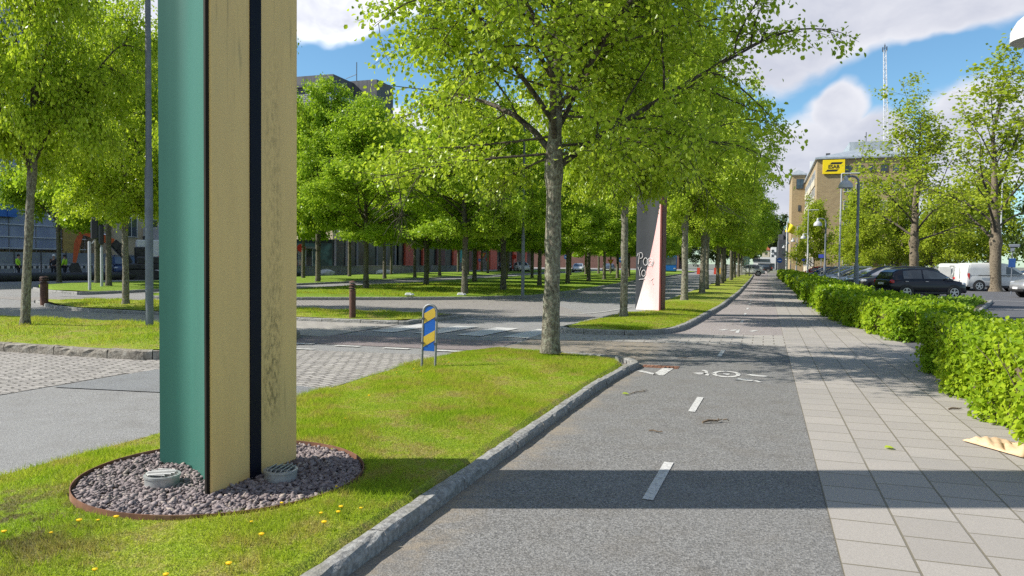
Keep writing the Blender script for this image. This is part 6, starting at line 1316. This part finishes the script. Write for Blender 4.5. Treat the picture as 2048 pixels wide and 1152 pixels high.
ps = empty('parking_sign', (13.75, 52, 0), R(-14), 'blue parking sign on a thin post with a small meter hood, before the white van', 'sign'); mb = MB(); mb.lathe([(.03, 0), (.03, 2.8)], 10); mb.build('post', M['post_grey'], ps); mb = MB(); mb.bbox((0, -.05, 1.85), (.36, .03, .52), .01); mb.build('plate', surf('dark sign blue', (.015, .06, .22), None, 3, .4), ps); mb = MB(); mb.bbox((.1, 0, 2.85), (.55, .25, .18), .03); mb.box((0, 0, 2.65), (.2, .15, .25)); mb.build('hood', M['post_grey'], ps)
for (px, y, z, lb) in [(3.29, 51.2, 2.05, 'small blue plate on the second bell lamp post'), (3.72, 84, 2.0, 'small blue sign on a post beside the hedge, far along')]:
    o = empty('small_sign', (px, y, 0), 0, lb, 'sign', 'small blue plates by the hedge'); mb = MB(); mb.lathe([(.02, 0), (.02, z)], 8); mb.build('post', M['steel'], o); mb = MB(); mb.bbox((0, -.04, z + .1), (.30, .02, .22), .005); mb.build('plate', surf('violet blue plate', (.06, .08, .45), None, 3, .4), o)
# ------------------------------------------------------------------ small things on the ground
pm_ = surf('brown paper', (0.62, 0.44, 0.27), (0.55, 0.38, 0.23), 9, .85, bump=.6, bscale=14)
mb = MB(); nu, nv = 26, 18; V = []
for i in range(nu):
    for j in range(nv):
        u, v = i / (nu - 1), j / (nv - 1); e = min(u, 1 - u, v, 1 - v); x, y = (u - .5) * .62, (v - .5) * .40
        V.append((x, y, .008 + (.10 * min(1, e * 5) ** .5) * (.55 + .45 * math.sin(u * 7 + v * 3)) * (.4 + .7 * u) + .012 * math.sin(u * 31 + v * 23) * min(1, e * 8)))
mb.add(V, [(i * nv + j, (i + 1) * nv + j, (i + 1) * nv + j + 1, i * nv + j + 1) for i in range(nu - 1) for j in range(nv - 1)])
bag = empty('paper_sack', (2.08, 7.75, .006), R(-58), 'crumpled brown paper sack lying on the paving at the foot of the near hedge', 'bag'); bo_ = mb.build('sack', pm_, bag, smooth=True); sd = bo_.modifiers.new('solid', 'SOLIDIFY'); sd.thickness = .006; sd.offset = 1
mb = MB(); V = []; 
for i in range(12):
    for j in range(5):
        u, v = i / 11, j / 4; V.append((.30 + .10 * v, (u - .5) * .34, .03 + .10 * math.sin(math.pi * u) * (1 - .4 * v) + .006 * math.sin(u * 19)))
mb.add(V, [(i * 5 + j, (i + 1) * 5 + j, (i + 1) * 5 + j + 1, i * 5 + j + 1) for i in range(11) for j in range(4)]); q = mb.build('open_flap', pm_, bag, smooth=True); sd = q.modifiers.new('solid', 'SOLIDIFY'); sd.thickness = .004
mb = MB(); mb.box((-1.50, 11.98, .002), (.55, .28, .008)); [mb.box((-1.74 + .06 * k, 11.98, .0075), (.02, .26, .004)) for k in range(9)]; tag(mb.build('drain_cover', M['corten']), 'rusty flat drain cover beside the kerb corner of the bike path', 'cover')
GT = 'dry twigs lying on the bike path'
def twig(x, y, L, rz, lab, n=3, r=.007):
    mb = MB(); pts = [(-L / 2, 0, r), (-L / 6, .03 * L, r * 2), (L / 5, -.05 * L, r * 1.5), (L / 2, .02 * L, r * 2)]; mb.tube(pts, [r, r * 1.1, r * .8, r * .4], 5)
    for k in range(n): a = -L * .3 + L * .28 * k; s = (-1) ** k; mb.tube([(a, 0, r * 1.6), (a + .12 * L, s * .10 * L, r * 2.5), (a + .2 * L, s * .13 * L, r)], [r * .6, r * .5, r * .3], 4)
    o = mb.build('twig', M['twig'], None); o.location = (x, y, .003); o.rotation_euler = (0, 0, rz); tag(o, lab, 'twig', GT)
twig(-.47, 7.95, .24, .7, 'largest dark twig on the bike path near the middle dash', 4, .012); twig(-.95, 7.3, .14, -.3, 'tiny twig left of the middle dash'); twig(-1.45, 9.5, .42, 1.2, 'long thin curved twig near the left kerb', 3, .005); twig(-1.2, 13.2, .35, .2, 'thin twig beyond the kerb corner', 2, .005); twig(2.05, 9.65, .16, .4, 'short dark twig on the slabs before the hedge', 2, .01)
lf_ = bpy.data.meshes.new('leaf')
lm_ = leaf_mesh('leaf', np.array([(0, 0, .01)]), np.array([(0., 0, 1)]), np.array([(1., .2, 0)]), np.array([.09])); lm_.materials.append(M['leaf'])
for (x, y, lb) in [(-1.62, 9.25, 'fresh green leaf fallen on the bike path near the kerb'), (1.02, 7.35, 'fresh green leaf fallen on the concrete slabs')]:
    o = bpy.data.objects.new('fallen_leaf', lm_); COL.objects.link(o); o.location = (x, y, .006); tag(o, lb, 'leaf', 'fresh leaves fallen on the paving')
for (x, y, lb) in [(-14.0, 28.9, 'white crumpled litter on the median, right of the bollard light'), (-12.2, 30.2, 'white litter on the median, left of the lane sign')]:
    mb = MB(); mb.box((0, 0, .05), (.30, .2, .10), rz=.4, taper=.7); mb.box((.14, .05, .04), (.2, .14, .07), rz=1.0, taper=.6); o = mb.build('litter', M['sign_white'], None, bevel=.015); o.location = (x, y, .17); tag(o, lb, 'litter', 'white litter on the median')
bm = bmesh.new(); bmesh.ops.create_icosphere(bm, subdivisions=2, radius=1.0)
for v in bm.verts: v.co *= 1 + .16 * math.sin(v.co.x * 5 + 1) * math.sin(v.co.y * 4) + .1 * math.sin(v.co.z * 7)
rk = bpy.data.meshes.new('boulder'); bm.to_mesh(rk); bm.free(); rk.materials.append(surf('pale rock', (.55, .54, .52), (.40, .39, .38), 2, .9))
for (x, y, s, lb) in [(-40, 64.8, (.9, .6, .38), 'pale rock on the shaded ground, near the pavilion'), (-38, 72.8, (1.1, .6, .34), 'pale rock on the shaded ground before the low wall')]:
    o = bpy.data.objects.new('boulder', rk); COL.objects.link(o); o.location = (x, y, .3); o.scale = s; tag(o, lb, 'rock', 'pale rocks before the shop fronts')
# dandelions
M['petal'] = surf('dandelion yellow', (.85, .55, .0), (.80, .48, .0), 60, .8); M['stem'] = surf('green stem', (.10, .17, .02), None, 9, .8)
st = MB(); st.tube([(0, 0, 0), (.004, .002, .03), (.002, .004, .058)], .0022, 5); me_st = st.mesh('stem'); me_st.materials.append(M['stem'])
hd = MB(); hd.lathe([(.006, .052), (.017, .060), (.0175, .066), (.010, .071), (.001, .072)], 14); [hd.box((.014 * math.cos(a), .014 * math.sin(a), .067), (.012, .004, .003), rz=a) for a in np.linspace(0, 6.283, 14, endpoint=False)]; me_hd = hd.mesh('flower_head'); me_hd.materials.append(M['petal'])
DPOS = [((30, 1050), 0), ]
DXY = [(-4.07, 3.10), (-3.86, 3.04), (-3.62, 3.12), (-3.60, 3.28), (-3.55, 3.36), (-3.46, 3.40), (-3.82, 2.72), (-2.98, 2.80), (-2.62, 2.86), (-2.55, 2.85), (-2.42, 3.05), (-2.72, 3.62), (-2.52, 3.44), (-2.42, 3.86), (-2.33, 3.90), (-2.36, 3.98), (-2.26, 4.04), (-2.30, 3.70), (-2.62, 4.36), (-2.70, 4.30), (-2.75, 3.95), (-4.42, 9.55), (-4.63, 9.75), (-4.72, 9.4), (-4.1, 7.5), (-3.75, 6.4), (-4.42, 10.5)]
rows_ = ['by the gravel bed', 'near the lower left corner', 'near the kerb']
for i, (x, y) in enumerate(DXY):
    z = zring(x, y); s = 1.0 + .25 * math.sin(i * 2.7)
    wh = ('by the lane sign' if y > 9 else 'amid the sunny lawn' if y > 6 else 'between gravel bed and kerb' if x > -3.1 else 'in front of the gravel bed')
    o = empty('dandelion', (x, y, z), i * 1.3, '%s yellow dandelion %s, %s counted from the left front' % ('open' if i % 2 else 'small', wh, ORD[i % 20]), 'flower', 'dandelions in the near lawn'); o.scale = (s * .62,) * 3
    for nm, me_ in (('stem', me_st), ('flower_head', me_hd)): q = bpy.data.objects.new(nm, me_); COL.objects.link(q); q.parent = o
